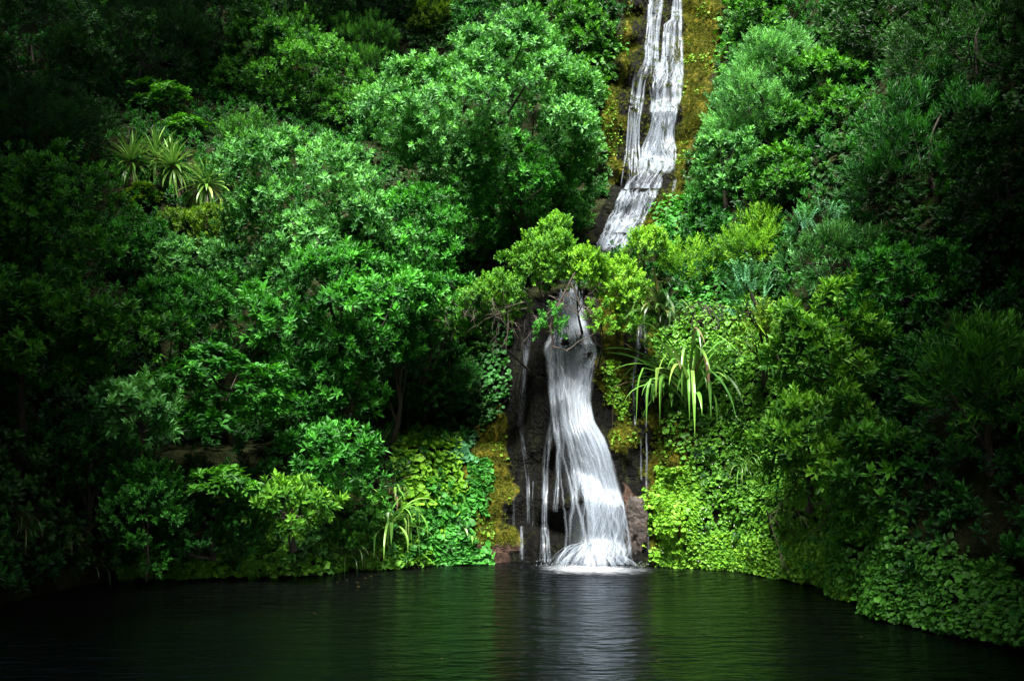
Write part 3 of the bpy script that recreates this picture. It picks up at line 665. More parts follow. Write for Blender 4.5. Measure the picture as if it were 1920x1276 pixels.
P = np.stack([np.cos(TH) * T * 1.9 * rad, np.sin(TH) * T * 2.0 * rad, .012 + .03 * (1 - T)], -1).reshape(-1, 3)
i, j = np.meshgrid(np.arange(n - 1), np.arange(mr_ - 1), indexing='ij'); F = np.stack([i * mr_ + j, (i + 1) * mr_ + j, (i + 1) * mr_ + j + 1, i * mr_ + j + 1], -1).reshape(-1, 4)
o = obj('foam', mesh('foam', P, F, {'edge': (1 - T ** .8).ravel()}), foammat(), fallobj); o.location = (c - np.array(fallobj.location)).tolist()

# ------------------------------------------------------------------ rocks
def rock(name, label, px, py, w, h, mat, seed, Y=None, dz=0.0, cat='rock'):
    p = on_water(px, py) if Y is None else at(px, py, Y); sc = (p[1] / ray_dir(px, py)[1]) / FPX
    n = 48; u, v = np.meshgrid(np.linspace(0, 2 * math.pi, n, endpoint=False), np.linspace(0.02, math.pi - .02, n // 2), indexing='ij')
    d = np.stack([np.cos(u) * np.sin(v), np.sin(u) * np.sin(v), np.cos(v)], -1)
    q = np.sign(d) * np.abs(d) ** .75; r = 1 + .7 * fnoise(d, 1.6, 5, seed) - .5 * np.abs(fnoise(d * np.array([1, 1, .6]), 3.0, 5, seed + 50))
    P = q * r[..., None] * np.array([w * sc, .8 * w * sc, h * sc]); m = n // 2
    i, j = np.meshgrid(np.arange(n), np.arange(m - 1), indexing='ij'); F = np.stack([i * m + j, i * m + j + 1, ((i + 1) % n) * m + j + 1, ((i + 1) % n) * m + j], -1).reshape(-1, 4)
    return tag(obj(name, mesh(name, P.reshape(-1, 3), F, smooth=True), mat, loc=p + np.array([0, 0, dz])), label, cat, 'rocks at the foot of the falls')
RM = rockmat('mossy_rock', (.02, .018, .015), (.07, .055, .045), (.06, .075, .008), .45)
RB = rockmat('brown_rock', (.009, .0065, .005), (.04, .028, .022), (.08, .08, .01), .12)
RW = rockmat('wet_rock', (.008, .008, .008), (.035, .032, .03), (.02, .03, .004), .2)
rock('boulder', 'small dark moss-capped boulder at the waterline under the lime creeper', 1228, 1052, 24, 22, RM, 3)
rock('rock_slab', 'reddish brown bare rock block right beside the splash of the waterfall', 1190, 990, 21, 58, RB, 5, Y=22.42)
rock('rock', 'low brown crumbly rock on the bank between moss and black wet cliff', 925, 1040, 40, 24, RB, 7)
rock('rock', 'small brown stone at the waterline nearest the heart-leaf vine', 885, 1050, 18, 14, RB, 8)
rock('wet_rock', 'black wet rock shelf under the thin trickle', 985, 1020, 26, 34, RW, 9)
rock('wet_rock', 'black wet stone between splash and mossy boulder', 1185, 1050, 16, 16, RW, 10)

# ------------------------------------------------------------------ ground cover that drapes over the banks (sampled on the hillside itself)
Q = TV[TF]; qa = np.linalg.norm(np.cross(Q[:, 1] - Q[:, 0], Q[:, 3] - Q[:, 0]), axis=1); qc = Q.mean(1); qn = norm(np.cross(Q[:, 1] - Q[:, 0], Q[:, 3] - Q[:, 0]))
toc = norm(np.concatenate([C0 - qc[:, :2], np.full((len(qc), 1), 6.0)], 1)); qn = qn * np.sign((qn * toc).sum(1))[:, None]
QX, QY = project(qc); qfront = (qc[:, 1] > 9) & (qc[:, 2] > -.05) & (qc[:, 2] < 24)
QM = masks(QX, QY); QBARE = np.maximum.reduce([QM['moss'], QM['wet'], QM['brown'], QM['path']]) * qfront
def sample(weight, n, rng):
    pr = qa * weight; pr = pr / pr.sum(); k = rng.choice(len(pr), n, p=pr); s, t = rng.random((2, n, 1))
    p = Q[k, 0] * (1 - s) * (1 - t) + Q[k, 1] * s * (1 - t) + Q[k, 2] * s * t + Q[k, 3] * (1 - s) * t
    return p, qn[k]
def round_leaf(rng, n=6, notch=.35):
    a_ = np.linspace(-math.pi, math.pi, n, endpoint=False) + math.pi / n
    r = 1 - notch * np.exp(-((np.abs(a_) - math.pi) / .5) ** 2); V = np.stack([np.sin(a_) * r, np.cos(a_) * r, .12 * np.cos(2 * a_)], -1)
    V = np.concatenate([[[0, -.2, -.15]], V]); F = np.stack([np.zeros(n, int), 1 + np.arange(n), 1 + (np.arange(n) + 1) % n], -1)
    return V, F, np.full(n + 1, .5)
RL = [round_leaf(RNG, 5, nn) for nn in (.2, .4, .5)]
def creeper(name, label, weight, n, size, col, rng, fluff=.16, fsc=1.2, down=.5, lo=.02, kind='stuff', spread=.45, cat='ground cover'):
    p, nn = sample(weight, n, rng); lum = vnoise(p, fsc, 77) * .7 + vnoise(p, fsc * 3, 78) * .3
    off = lo + fluff * lum * rng.uniform(.35, 1.0, n); P = p + nn * off[:, None]
    N_ = norm(nn * .7 + np.array([0, 0, .5]) + rng.normal(0, spread, (n, 3))); dn = norm(np.array([0, -.1, -1.]) * down + rng.normal(0, .45, (n, 3)))
    y = norm(dn - N_ * (dn * N_).sum(1, keepdims=True)); x = np.cross(y, N_); Rm = np.stack([x, y, N_], -1); S = size * np.clip(np.exp(rng.normal(-.08, .38, n)), .35, 2.0)
    Vs, Fs, Ts, o = [], [], [], 0; wh = rng.integers(0, 3, n)
    for k, (V, F, T) in enumerate(RL):
        m = np.nonzero(wh == k)[0]
        if not len(m): continue
        X = P[m][:, None] + S[m][:, None, None] * np.einsum('mij,vj->mvi', Rm[m], V); Vs.append(X.reshape(-1, 3))
        Fs.append((F[None] + (np.arange(len(m)) * len(V))[:, None, None] + o).reshape(-1, 3)); o += len(m) * len(V)
        Ts.append(np.repeat(np.clip(rng.beta(2, 2.2, len(m)) + .25 * (lum[m] - .5), 0, 1), len(V)))
    F = np.concatenate(Fs); TRIS[0] += len(F)
    return tag(obj(name, mesh(name, np.concatenate(Vs), F, {'tint': np.concatenate(Ts)}), leafmat(*G[col])), label, cat, kind=kind)
_q = np.stack([QX, QY, 0 * QX], -1); WX = QX + 60 * (vnoise(_q, 1 / 50, 15) - .5) + 22 * (vnoise(_q, 1 / 14, 16) - .5); WY = QY + 60 * (vnoise(_q, 1 / 50, 17) - .5)
def qmask(pts, f=14): return poly_mask(pts, f, WX, WY) * qfront
rg = np.random.default_rng(5)
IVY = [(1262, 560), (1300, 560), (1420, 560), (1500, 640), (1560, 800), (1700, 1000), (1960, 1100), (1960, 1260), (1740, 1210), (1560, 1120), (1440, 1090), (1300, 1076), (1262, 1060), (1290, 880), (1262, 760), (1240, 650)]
creeper('creeper_wall', 'dense green creeper draped down the steep bank between waterfall and right-hand trees', qmask(IVY) * (qc[:, 2] > .01) * (WX < 1590), 29000, .038, 'fresh', rg, fluff=.3)
creeper('shade_tinted_creeper', 'green creeper on the low bank at the right edge of the pool, shade put into its darker leaf colour', qmask(IVY) * (qc[:, 2] > .01) * (WX >= 1570), 13000, .036, 'mid', rg, fluff=.35)  # darker leaf colour stands in for shade on this end of the bank
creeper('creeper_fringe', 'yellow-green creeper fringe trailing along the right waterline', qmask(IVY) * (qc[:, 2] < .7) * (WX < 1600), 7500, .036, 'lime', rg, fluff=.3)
creeper('lime_creeper', 'bright lime small-leaved creeper strip right of the waterfall', qmask([(1218, 870), (1250, 860), (1285, 900), (1300, 1000), (1310, 1068), (1240, 1062), (1216, 1000)], 8), 7000, .034, 'lime', rg, fluff=.22, fsc=2.5)
creeper('moss_creeper', 'thin lime creeper strip clinging to dark moss right of the lower fall', qmask([(1142, 680), (1165, 680), (1160, 780), (1140, 790)], 5), 520, .032, 'lime', rg, fluff=.12)
creeper('nasturtium_patch', 'light yellow-green round-leaved creeper below the path end', qmask([(740, 830), (850, 825), (850, 990), (800, 1020), (740, 900)], 10), 2600, .068, 'lime', rg, fluff=.35)
creeper('vine_mound', 'bright green heart-leaved vine mound spilling to the water', qmask([(780, 940), (870, 940), (900, 1000), (885, 1060), (790, 1066)], 10), 2600, .062, 'emer', rg, fluff=.45)
creeper('vine_strip', 'narrow fresh green vine strip hanging on the moss bank', qmask([(872, 855), (905, 850), (905, 950), (868, 955)], 6), 800, .052, 'emer', rg, fluff=.2)
creeper('heart_leaf_patch', 'blue-green large heart-leaved patch at the top of the bank', qmask([(825, 810), (870, 805), (872, 870), (825, 875)], 8), 420, .082, 'blue', rg, fluff=.3)
creeper('ledge_creeper', 'fresh green creeper covering the slope under the white-flowered cushion', qmask([(1252, 390), (1330, 360), (1400, 430), (1400, 600), (1262, 600), (1255, 480)], 12), 4500, .055, 'emer', rg, fluff=.35)
creeper('moss_sprinkle', 'sparse small lime leaves sprouting from the moss beside the falls', np.maximum(QM['moss'] - QM['wet'], 0) * qfront * (vnoise(qc, 1.4, 55) > .6), 1500, .03, 'lime', rg, fluff=.08)
creeper('cliff_vine', 'dark vine leaves hanging on the black rock left of the lower fall', qmask([(880, 560), (950, 560), (965, 660), (935, 770), (890, 780)], 16), 1500, .05, 'deep', rg, fluff=.3)
creeper('cliff_vine', 'green vines hanging on the cliff left of the upper fall', qmask([(1050, -30), (1150, -30), (1135, 110), (1100, 330), (1050, 330)], 14), 3600, .065, 'mid', rg, fluff=.45)
creeper('cliff_vine', 'green vines hanging on the cliff right of the upper fall', qmask([(1365, -30), (1480, -30), (1430, 200), (1350, 330), (1345, 220)], 14), 3600, .065, 'mid', rg, fluff=.45)
BARE = np.clip(1 - QBARE * 1.6, 0, 1)
creeper('bank_cover', 'low green undergrowth along the left waterline', qmask([(200, 1000), (560, 980), (760, 960), (800, 1066), (560, 1090), (220, 1095)], 14), 7000, .055, 'fresh', rg, fluff=.35)
def thicket(name, label, weight, n, sp, col, thick, sz, rng):
    p, nn = sample(weight, n, rng); lum = np.clip(vnoise(p, .75, 61) * .75 + vnoise(p, 2.1, 62) * .45 - .25, 0, 1)
    P = p + (nn * .75 + np.array([0, -.1, .4])) * (thick * lum * rng.uniform(.35, 1, n) ** .6)[:, None]
    V, F, T = scatter(SPRIG[sp], P, norm(nn * .8 + np.array([0, -.15, .7]) + rng.normal(0, .3, nn.shape)), sz * rng.uniform(.7, 1.2, n), rng)
    TRIS[0] += len(F); return tag(obj(name, mesh(name, V, F, {'tint': T}), leafmat(*G[col])), label, 'undergrowth', kind='stuff')
MOSSS = [sprig(np.random.default_rng(k), 9, .07, .014, .04, 85, 20) for k in range(4)]
p, nn = sample(np.maximum(QM['moss'] - .7 * QM['wet'], 0) * qfront, 7500, rg)
V, F, T = scatter(MOSSS, p + nn * .01, norm(nn + np.array([0, 0, -.5]) + rg.normal(0, .3, nn.shape)), rg.uniform(.7, 1.5, len(p)), rg)
T = np.clip(T * .6 + .5 * np.repeat(vnoise(p, 1.1, 44), 1).mean() - .1, 0, 1)
tag(obj('moss_carpet', mesh('moss_carpet', V, F, {'tint': T}), leafmat((.020, .034, .003), (.135, .155, .010), rough=.8, spec=.2, name='moss')), 'golden brown moss carpet on the rocks either side of the falls', 'moss', kind='stuff')
inv = qfront * BARE * (1 - .93 * qmask(IVY)) * (1 - .8 * qmask([(740, 820), (905, 800), (905, 1066), (760, 1066)])) * (qc[:, 2] > .15) * (np.abs(QX - 960) < 1150) * (QY > -150)
SPLIT = vnoise(qc, .35, 91)
thicket('undergrowth', 'broad-leaved green undergrowth covering the slope between the trees', inv * (SPLIT > .47), 15500, 'broad', 'deep', .8, 1.35, rg)
thicket('undergrowth', 'darker small-leaved undergrowth covering the slope between the trees', inv * (SPLIT <= .53), 16000, 'herb', 'dark', .7, 1.7, rg)
def flowers(label, weight, n, size, rng, off):
    p, nn = sample(weight, n, rng); P = p + nn * (off * rng.uniform(.8, 1.15, n))[:, None]
    a5 = np.arange(5) * 2 * math.pi / 5; V = [[0, 0, 0]]
    for q in a5: V += [[math.cos(q - .35) * .8, math.sin(q - .35) * .8, .15], [math.cos(q) * 1.1, math.sin(q) * 1.1, .2], [math.cos(q + .35) * .8, math.sin(q + .35) * .8, .15]]
    V = np.array(V); F = np.array([[0, 1 + 3 * k, 2 + 3 * k] for k in range(5)] + [[0, 2 + 3 * k, 3 + 3 * k] for k in range(5)])
    V2, F2, T2 = scatter([(V, F, np.full(len(V), .8))], P, norm(nn + np.array([0, -.3, .4]) + rng.normal(0, .3, nn.shape)), size * rng.uniform(.7, 1.3, n), rng)
    return tag(obj('white_flower_carpet', mesh('white_flower_carpet', V2, F2, {'tint': T2}), leafmat((.6, .62, .55), (.82, .84, .78), name='petal')), label, 'flowers', kind='stuff')
CUSH = [(1255, 480), (1300, 455), (1350, 460), (1360, 520), (1300, 560), (1262, 540)]
flowers('tiny white flowers dotted over the creeper wall near the flax', qmask(IVY) * (QX < 1400), 200, .012, rg, .3)

# ------------------------------------------------------------------ strap-leaved plants: flax and cabbage trees
def strap(L, W, el, droop, rng, n=11, kink=None, vfold=.35):
    """leaf starting along +X at elevation el, bending over by droop; optional kink where the blade folds and hangs"""
    ang = el; p = np.zeros(3); pts = [p.copy()]; angs = [ang]; ds = L / n
    for k in range(n):
        t = (k + 1) / n; ang -= droop / n * (0.4 + 1.2 * t)
        if kink and abs(t - kink) < .5 / n: ang -= rng.uniform(.9, 1.5)
        ang = max(ang, -1.5); p = p + ds * np.array([math.cos(ang), 0, math.sin(ang)]); pts.append(p.copy()); angs.append(ang)
    t = np.linspace(0, 1, n + 1); wd = W * np.clip(np.minimum(.55 + 2.2 * t, (1 - t) * 3.2), .03, 1.0) * .5
    tw = rng.uniform(-.5, .5) * t; V = []
    for q, a_, w_, tt in zip(pts, angs, wd, tw):
        up = np.array([-math.sin(a_), 0, math.cos(a_)]); sd_ = np.array([0, math.cos(tt), 0]) + up * math.sin(tt)
        V += [q + sd_ * w_ + up * w_ * vfold, q, q - sd_ * w_ + up * w_ * vfold]
    i = np.arange(n)[:, None] * 3; F = np.concatenate([i + [0, 1, 4, 3], i + [1, 2, 5, 4]]); V = np.array(V)
    return V, F
def strapmat(name, c1, c2, tip):
    m, n, N = newmat(name); L = n.links.new; oi = N('ObjectInfo')
    r = ramp(n, oi.outputs['Random'], [(0, c1), (.8, c2), (1, tip)])
    p = N('BsdfPrincipled'); p.inputs['Roughness'].default_value = .38; L(r.outputs[0], p.inputs['Base Color'])
    t = N('BsdfTranslucent'); L(r.outputs[0], t.inputs[0]); s = N('MixShader'); s.inputs[0].default_value = .2; L(p.outputs[0], s.inputs[1]); L(t.outputs[0], s.inputs[2])
    o = N('OutputMaterial'); L(s.outputs[0], o.inputs[0]); return m
FLAX = strapmat('flax_leaf', (.03, .11, .014), (.12, .29, .04), (.19, .31, .06))
FLAXD = strapmat('dark_flax_leaf', (.012, .045, .008), (.05, .11, .02), (.12, .1, .03))
CABB = strapmat('cabbage_tree_leaf', (.06, .17, .014), (.18, .36, .06), (.24, .34, .08))
DEADL = strapmat('dead_leaf', (.06, .042, .02), (.14, .1, .05), (.2, .15, .08))
def flax(label, px, py, L, n, mat, seed, Y=None, name='flax_plant', W=.092, els=(.15, 1.45), droop=(1.2, 2.6), kinks=.5, group='flax clumps on the wet banks', lean=(0, -.0), cat='plant', dead=.05):
    rng = np.random.default_rng(seed); p = hit(px, py)[0] + np.array([0, -.28, .05]) if Y is None else at(px, py, Y)
    root = empty(name, p, label, cat, group)
    for k in range(n):
        az = rng.uniform(0, 2 * math.pi); az = -math.pi / 2 + (az - math.pi) * .82    # cliff-side plants grow outward
        V, F = strap(L * rng.uniform(.6, 1.15), W * rng.uniform(.7, 1.2), rng.uniform(*els), rng.uniform(*droop), rng, kink=rng.uniform(.45, .8) if rng.random() < kinks else None)
        o = obj('leaf', mesh('leaf', V, F, smooth=False), DEADL if rng.random() < dead else mat, root)
        o.rotation_euler = (0, 0, az); o.location = (rng.normal(0, .06), rng.normal(0, .05) - .05, rng.normal(0, .05))
    return root
flax('large flax clump with arching strap leaves on the bank right of the lower fall', 1290, 758, 2.5, 110, FLAX, 1, els=(.6, 1.56), droop=(.5, 2.2), kinks=.55, W=.075, dead=.07)
flax('dark upright flax clump under the lime shrub, above the large flax', 1242, 606, 1.2, 50, FLAXD, 2, Y=22.35, els=(.7, 1.5), droop=(.5, 1.8), kinks=.3)
flax('small flax tuft with four drooping leaves beside the right-hand trickle', 1235, 735, .95, 9, FLAX, 3, els=(.3, 1.0), kinks=.9)
flax('flax clump at the left waterline, pale blades bending into the pool', 735, 990, 1.4, 34, FLAX, 4, els=(.1, 1.4), W=.06)
flax('slender upright flax tuft growing on the edge of the path', 712, 850, .8, 12, FLAXD, 5, els=(1.1, 1.5), droop=(.2, .8), kinks=.1, W=.04)
flax('two-bladed flax sprout beside the brown waterline rock', 880, 1010, .5, 5, FLAX, 6, els=(.3, 1.2), W=.05)
flax('half-dead flax tuft with brown blades above the waterline clump', 742, 925, .6, 14, FLAX, 7, els=(.1, 1.2), dead=.6, W=.05)
for k, (px, py, l_) in enumerate([(640, 935, 'drooping grass tuft below the path, beside the bright broad-leaved shrub'), (660, 1040, 'grass tuft dipping into the water left of the waterline flax'),
                                  (130, 1020, 'dark long grass tuft hanging over the shaded left corner of the pool'), (60, 990, 'dark grass tuft at the far left edge above the pool'), (190, 1060, 'dim grass tuft at the waterline under the hanging shrub'),
                                  (1390, 880, 'small fern-like grass tuft on the creeper wall')]):
    flax(l_, px, py, .8, 46, FLAXD if k != 5 else FLAX, 40 + k, name='grass_tuft', W=.018, els=(.2, 1.3), droop=(1.4, 2.8), kinks=.05, group='grass tufts on the banks', cat='grass')

def cabbage(label, px, py, Y, L, mat, seed, n=84, lean=0.0, trunkr=.10):
    rng = np.random.default_rng(seed); c = at(px, py, Y); g = ground_below(c)
    if g is None or c[2] - g[2] < .8: g = c - np.array([0, 0, 1.6])
    g = np.array([c[0] + lean, c[1], g[2]]); root = empty('cabbage_tree', g, label, 'tree', 'cabbage trees on the slope'); root.rotation_euler = (rng.normal(0, .05), rng.normal(0, .07), 0)
    t = np.linspace(0, 1, 8)[:, None]; path = (c - g) * t + np.array([.1, 0, 0]) * np.sin(t * math.pi)
    V, F = tube(path, trunkr * (1.25 - .45 * t[:, 0]), 9); obj('trunk', mesh('trunk', V, F, smooth=True), PALEBARK, root)
    for k in range(n):
        q = k / n; el = 1.52 - 2.55 * q ** .85 + rng.normal(0, .12); az = k * 2.39996 + rng.uniform(-.2, .2)
        V, F = strap(L * rng.uniform(.8, 1.1), 0.07 * rng.uniform(.8, 1.15), el, rng.uniform(.15, .5) + .5 * (q > .45), rng, n=7, vfold=.25)
        o = obj('leaf', mesh('leaf', V, F), mat, root, loc=(c - g) + np.array([0, 0, .12 * (.5 - q)])); o.rotation_euler = (0, 0, az)
    Vd, Fd = [], []
    for k in range(26):       # skirt of dead leaves against the trunk
        V, F = strap(L * rng.uniform(.5, .85), .035, -1.2 + rng.normal(0, .1), .25, rng, n=4); a_ = rng.uniform(0, 6.28); ca, sa_ = math.cos(a_), math.sin(a_)
        Vd.append(V @ np.array([[ca, sa_, 0], [-sa_, ca, 0], [0, 0, 1]])); Fd.append(F)
    V, F = join(list(zip(Vd, Fd))); sk = obj('dead_leaf_skirt', mesh('dead_leaf_skirt', V, F), DEADL, root, loc=(c - g) + np.array([0, 0, -.1])); sk['kind'] = 'stuff'
    return root
CY = 27.2
cabbage('spiky cabbage tree at the left end of the row of four', 240, 305, CY, .95, CABB, 1)
cabbage('tallest spiky cabbage tree, second in the row of four', 296, 296, CY + .3, .95, CABB, 2, n=50)
cabbage('spiky cabbage tree with a bare visible trunk, third in the row', 342, 312, CY - .2, .95, CABB, 3)
cabbage('lowest spiky cabbage tree at the right end, half behind the bush', 387, 346, CY - .6, .9, CABB, 4)
cabbage('dull brown withered cabbage tree behind the left one', 208, 280, CY + 1.4, .8, DEADL, 5, n=46)

# ------------------------------------------------------------------ trees and shrubs
T_ = 'trees on the left slope'; R_ = 'trees on the right slope'; S_ = 'shrubs on the left bank'; B_ = 'dark trees along the top of the slope'; Z_ = 'shrubs on the right bank'
# far back row along the top
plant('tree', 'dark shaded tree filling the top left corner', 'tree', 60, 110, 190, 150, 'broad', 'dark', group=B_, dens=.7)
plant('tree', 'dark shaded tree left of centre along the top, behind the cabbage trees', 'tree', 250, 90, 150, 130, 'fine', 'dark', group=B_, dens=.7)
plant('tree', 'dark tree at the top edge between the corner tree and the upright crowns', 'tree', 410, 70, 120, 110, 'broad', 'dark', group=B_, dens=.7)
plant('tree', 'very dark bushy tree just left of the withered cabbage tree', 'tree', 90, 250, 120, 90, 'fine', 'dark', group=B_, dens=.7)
plant('shrub', 'layered yellow-green bush above the cabbage trees', 'shrub', 300, 190, 58, 42, 'whorl', 'mid', group=B_, flat=True, lobe=.5)
plant('shrub', 'small flat-topped bush just above the third cabbage tree', 'shrub', 340, 238, 36, 22, 'whorl', 'mid', group=B_, flat=True)
plant('tree', 'rounded mid-green tree left of the small upright crown, dark below', 'tree', 520, 150, 120, 120, 'broad', 'mid', group=T_)
plant('tree', 'narrow upright bright-tipped crown rising behind the great dome tree', 'tree', 690, 95, 62, 66, 'fine', 'mid', group=T_)
plant('tree', 'dark tree under the narrow upright crown, left of the dome', 'tree', 650, 210, 90, 90, 'broad', 'mid', group=T_)
plant('tree', 'small pointed crown peeping over the rounded mid-green tree', 'tree', 568, 55, 40, 34, 'fine', 'mid', group=T_)
plant('tree', 'yellow-green leafy crown at the top edge left of the dome tip', 'tree', 815, 48, 60, 44, 'broad', 'yel', group=T_)
plant('tree', 'dark tree at the top edge, second clump left of the upper fall', 'tree', 960, 40, 110, 80, 'broad', 'deep', group=T_)
plant('tree', 'shadowy tree hugging the cliff just left of the upper fall', 'tree', 1075, 60, 62, 70, 'broad', 'mid', group=T_)
plant('tree', 'shadowy leafy clump on the cliff between dome tree and upper fall', 'tree', 1092, 180, 42, 80, 'small', 'mid', group=T_)
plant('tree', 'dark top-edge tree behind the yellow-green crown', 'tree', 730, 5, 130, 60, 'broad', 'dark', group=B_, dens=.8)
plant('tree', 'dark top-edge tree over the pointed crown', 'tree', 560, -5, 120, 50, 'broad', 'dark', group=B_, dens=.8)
# left slope
plant('tree', 'great dome-shaped pale-topped tree beside the upper fall', 'tree', 915, 235, 225, 180, 'broad', 'pale', Y=25.0, group=T_, lobe=.72, trunk=.16)
plant('shrub', 'leafy shrub tucked under the crown of the dome tree', 'shrub', 940, 335, 120, 62, 'broad', 'emer', Y=24.6, group=T_, lobe=.5)
plant('tree', 'lower right skirt of leaves under the dome tree, beside the middle cascade', 'shrub', 1000, 400, 110, 80, 'broad', 'emer', group=T_)
plant('tree', 'dark leafy shrub under the dome tree, above the dead twigs', 'shrub', 880, 450, 80, 70, 'broad', 'emer', group=T_)
plant('tree', 'big round bushy tree in front of the dome tree, pale rosettes on top', 'tree', 580, 410, 170, 165, 'broad', 'pale', Y=22.8, group=T_, lobe=.62, trunk=.15)
plant('tree', 'broad dark-hearted tree spreading below the big round bushy tree', 'tree', 640, 590, 190, 120, 'bold', 'emer', Y=22.0, group=T_, lobe=.6)
plant('tree', 'bushy shoulder of foliage between the dome and the big round tree', 'tree', 755, 445, 105, 95, 'broad', 'emer', Y=23.6, group=T_)
plant('tree', 'small bright crown left of the big round tree, near the cabbage trees', 'tree', 465, 275, 46, 60, 'fine', 'mid', group=T_)
plant('tree', 'dense dark tree filling the left edge below the corner', 'tree', 105, 430, 130, 155, 'broad', 'mid', Y=21.5, group=T_, lobe=.6)
plant('tree', 'dark sprawling tree low on the left edge, with dim leaf sprays', 'tree', 60, 640, 150, 120, 'bold', 'mid', Y=19.0, group=T_)
plant('shrub', 'pale-topped shrub below the cabbage trees', 'shrub', 330, 500, 90, 60, 'broad', 'pale', group=S_)
plant('shrub', 'yellow-green dome shrub at the foot of the cabbage trees', 'shrub', 385, 428, 62, 34, 'small', 'yel', group=S_)
plant('shrub', 'small olive bush under the second cabbage tree', 'shrub', 268, 372, 38, 26, 'whorl', 'yel', group=S_, flat=True)
plant('shrub', 'leafy shrub between left-edge tree and pale-topped shrub', 'shrub', 250, 470, 60, 60, 'broad', 'emer', group=S_)
plant('shrub', 'mid-green shrub left of the broad dark-hearted tree', 'shrub', 340, 580, 110, 60, 'broad', 'emer', Y=21.5, group=S_)
plant('shrub', 'layered whorl-leaved shrub standing in front of the left path', 'shrub', 425, 725, 130, 92, 'whorl', 'emer', Y=19.6, group=S_, flat=True, lobe=.42, dens=1.2)
plant('shrub', 'pale-tipped overhanging branch reaching in from the left', 'shrub', 255, 770, 82, 45, 'bold', 'pale', Y=18.2, group=S_, lobe=.3)
plant('shrub', 'dim leafy sprays at the left edge above the dark pool corner', 'shrub', 185, 620, 110, 40, 'bold', 'mid', Y=18.6, group=S_, lobe=.3)
plant('shrub', 'dark shrub hanging down to the water under the pale branch', 'shrub', 270, 950, 58, 125, 'small', 'emer', Y=18.6, group=S_, lobe=.3, trunk=.025)
plant('shrub', 'small whorl-leaved bush on a thin stem below the layered shrub', 'shrub', 420, 915, 52, 40, 'whorl', 'mid', Y=19.2, group=S_, flat=True, lobe=.32)
plant('shrub', 'dark leafy shrub behind the small stemmed bush', 'shrub', 380, 980, 130, 70, 'small', 'deep', group=S_)
plant('shrub', 'bright broad-leaved shrub near the left waterline', 'shrub', 545, 960, 66, 58, 'bold', 'fresh', Y=19.4, group=S_, lobe=.3)
plant('shrub', 'broad-leaved shrub tumbling from the path edge', 'shrub', 625, 870, 88, 60, 'bold', 'emer', Y=20.4, group=S_, lobe=.38)
plant('shrub', 'green leafy mass below the path, left of the flax', 'shrub', 660, 970, 70, 60, 'herb', 'mid', group=S_)
plant('shrub', 'dark drooping shrub above the end of the path', 'shrub', 800, 715, 105, 95, 'small', 'deep', group=S_, lobe=.45)
plant('shrub', 'leafy shrub on the slope left of the black cliff', 'shrub', 860, 640, 62, 60, 'small', 'mid', group=S_)
plant('shrub', 'dark broad-leaved shrub under the broad dark-hearted tree, above the path', 'shrub', 640, 730, 95, 62, 'bold', 'emer', Y=22.2, group=S_, lobe=.4)
plant('shrub', 'dim shrub right of the layered shrub, over the path', 'shrub', 545, 770, 60, 60, 'broad', 'emer', Y=21.6, group=S_, lobe=.36)
plant('shrub', 'dark leafy hollow shrub between the round tree and the drooping shrub', 'shrub', 735, 640, 80, 70, 'broad', 'deep', Y=23.0, group=S_, lobe=.4)
plant('shrub', 'dark shrub on the bank behind the hanging shrub', 'shrub', 160, 860, 110, 90, 'small', 'deep', group=S_, lobe=.4)
plant('shrub', 'leafy shrub on the slope under the bushy shoulder of foliage', 'shrub', 800, 560, 80, 60, 'broad', 'emer', Y=23.4, group=S_, lobe=.36)
# around the lower fall
LG = dict(group='lime shrubs over the fall', trunk=.035)
plant('lime_shrub', 'lime-green shrub arching over the head of the lower fall', 'shrub', 1020, 490, 66, 50, 'small', 'fresh', Y=22.6, lobe=.2, dens=.9, **LG)
plant('lime_shrub', 'light green leafy bough directly above the lower fall', 'shrub', 1096, 505, 48, 34, 'small', 'lime', Y=22.5, lobe=.17, dens=.8, **LG)
plant('lime_shrub', 'lime-green bough of leaves right of the lower fall head', 'shrub', 1164, 535, 52, 48, 'small', 'lime', Y=22.9, lobe=.2, dens=.9, **LG)
plant('lime_shrub', 'lime-green drooping bough beside the dark flax', 'shrub', 1192, 600, 36, 42, 'small', 'fresh', Y=22.8, lobe=.18, dens=.8, **LG)
plant('lime_shrub', 'round vivid lime bush just below the middle cascade', 'shrub', 1210, 466, 38, 32, 'small', 'lime', Y=24.0, lobe=.26, **LG)
plant('lime_shrub', 'green leafy shrub above the dead twigs left of the lower fall', 'shrub', 930, 560, 60, 36, 'small', 'fresh', Y=22.8, lobe=.2, dens=.9, **LG)
plant('lime_shrub', 'mid-green leafy shrub at the left end of the arching lime shrubs', 'shrub', 866, 590, 50, 36, 'small', 'mid', Y=23.0, lobe=.22, **LG)
plant('lime_shrub', 'small green spray hanging in front of the lower fall', 'shrub', 1036, 606, 24, 34, 'small', 'emer', Y=22.15, lobe=.13, dens=.7, nl=9, **LG)
plant('lime_shrub', 'small yellow-green spray hanging at the right rim of the lower fall', 'shrub', 1122, 600, 26, 34, 'small', 'fresh', Y=22.2, lobe=.13, dens=.7, nl=9, **LG)
plant('lime_shrub', 'pale green bush behind the arching lime shrub', 'shrub', 1042, 445, 32, 36, 'small', 'fresh', Y=23.4, lobe=.2, **LG)
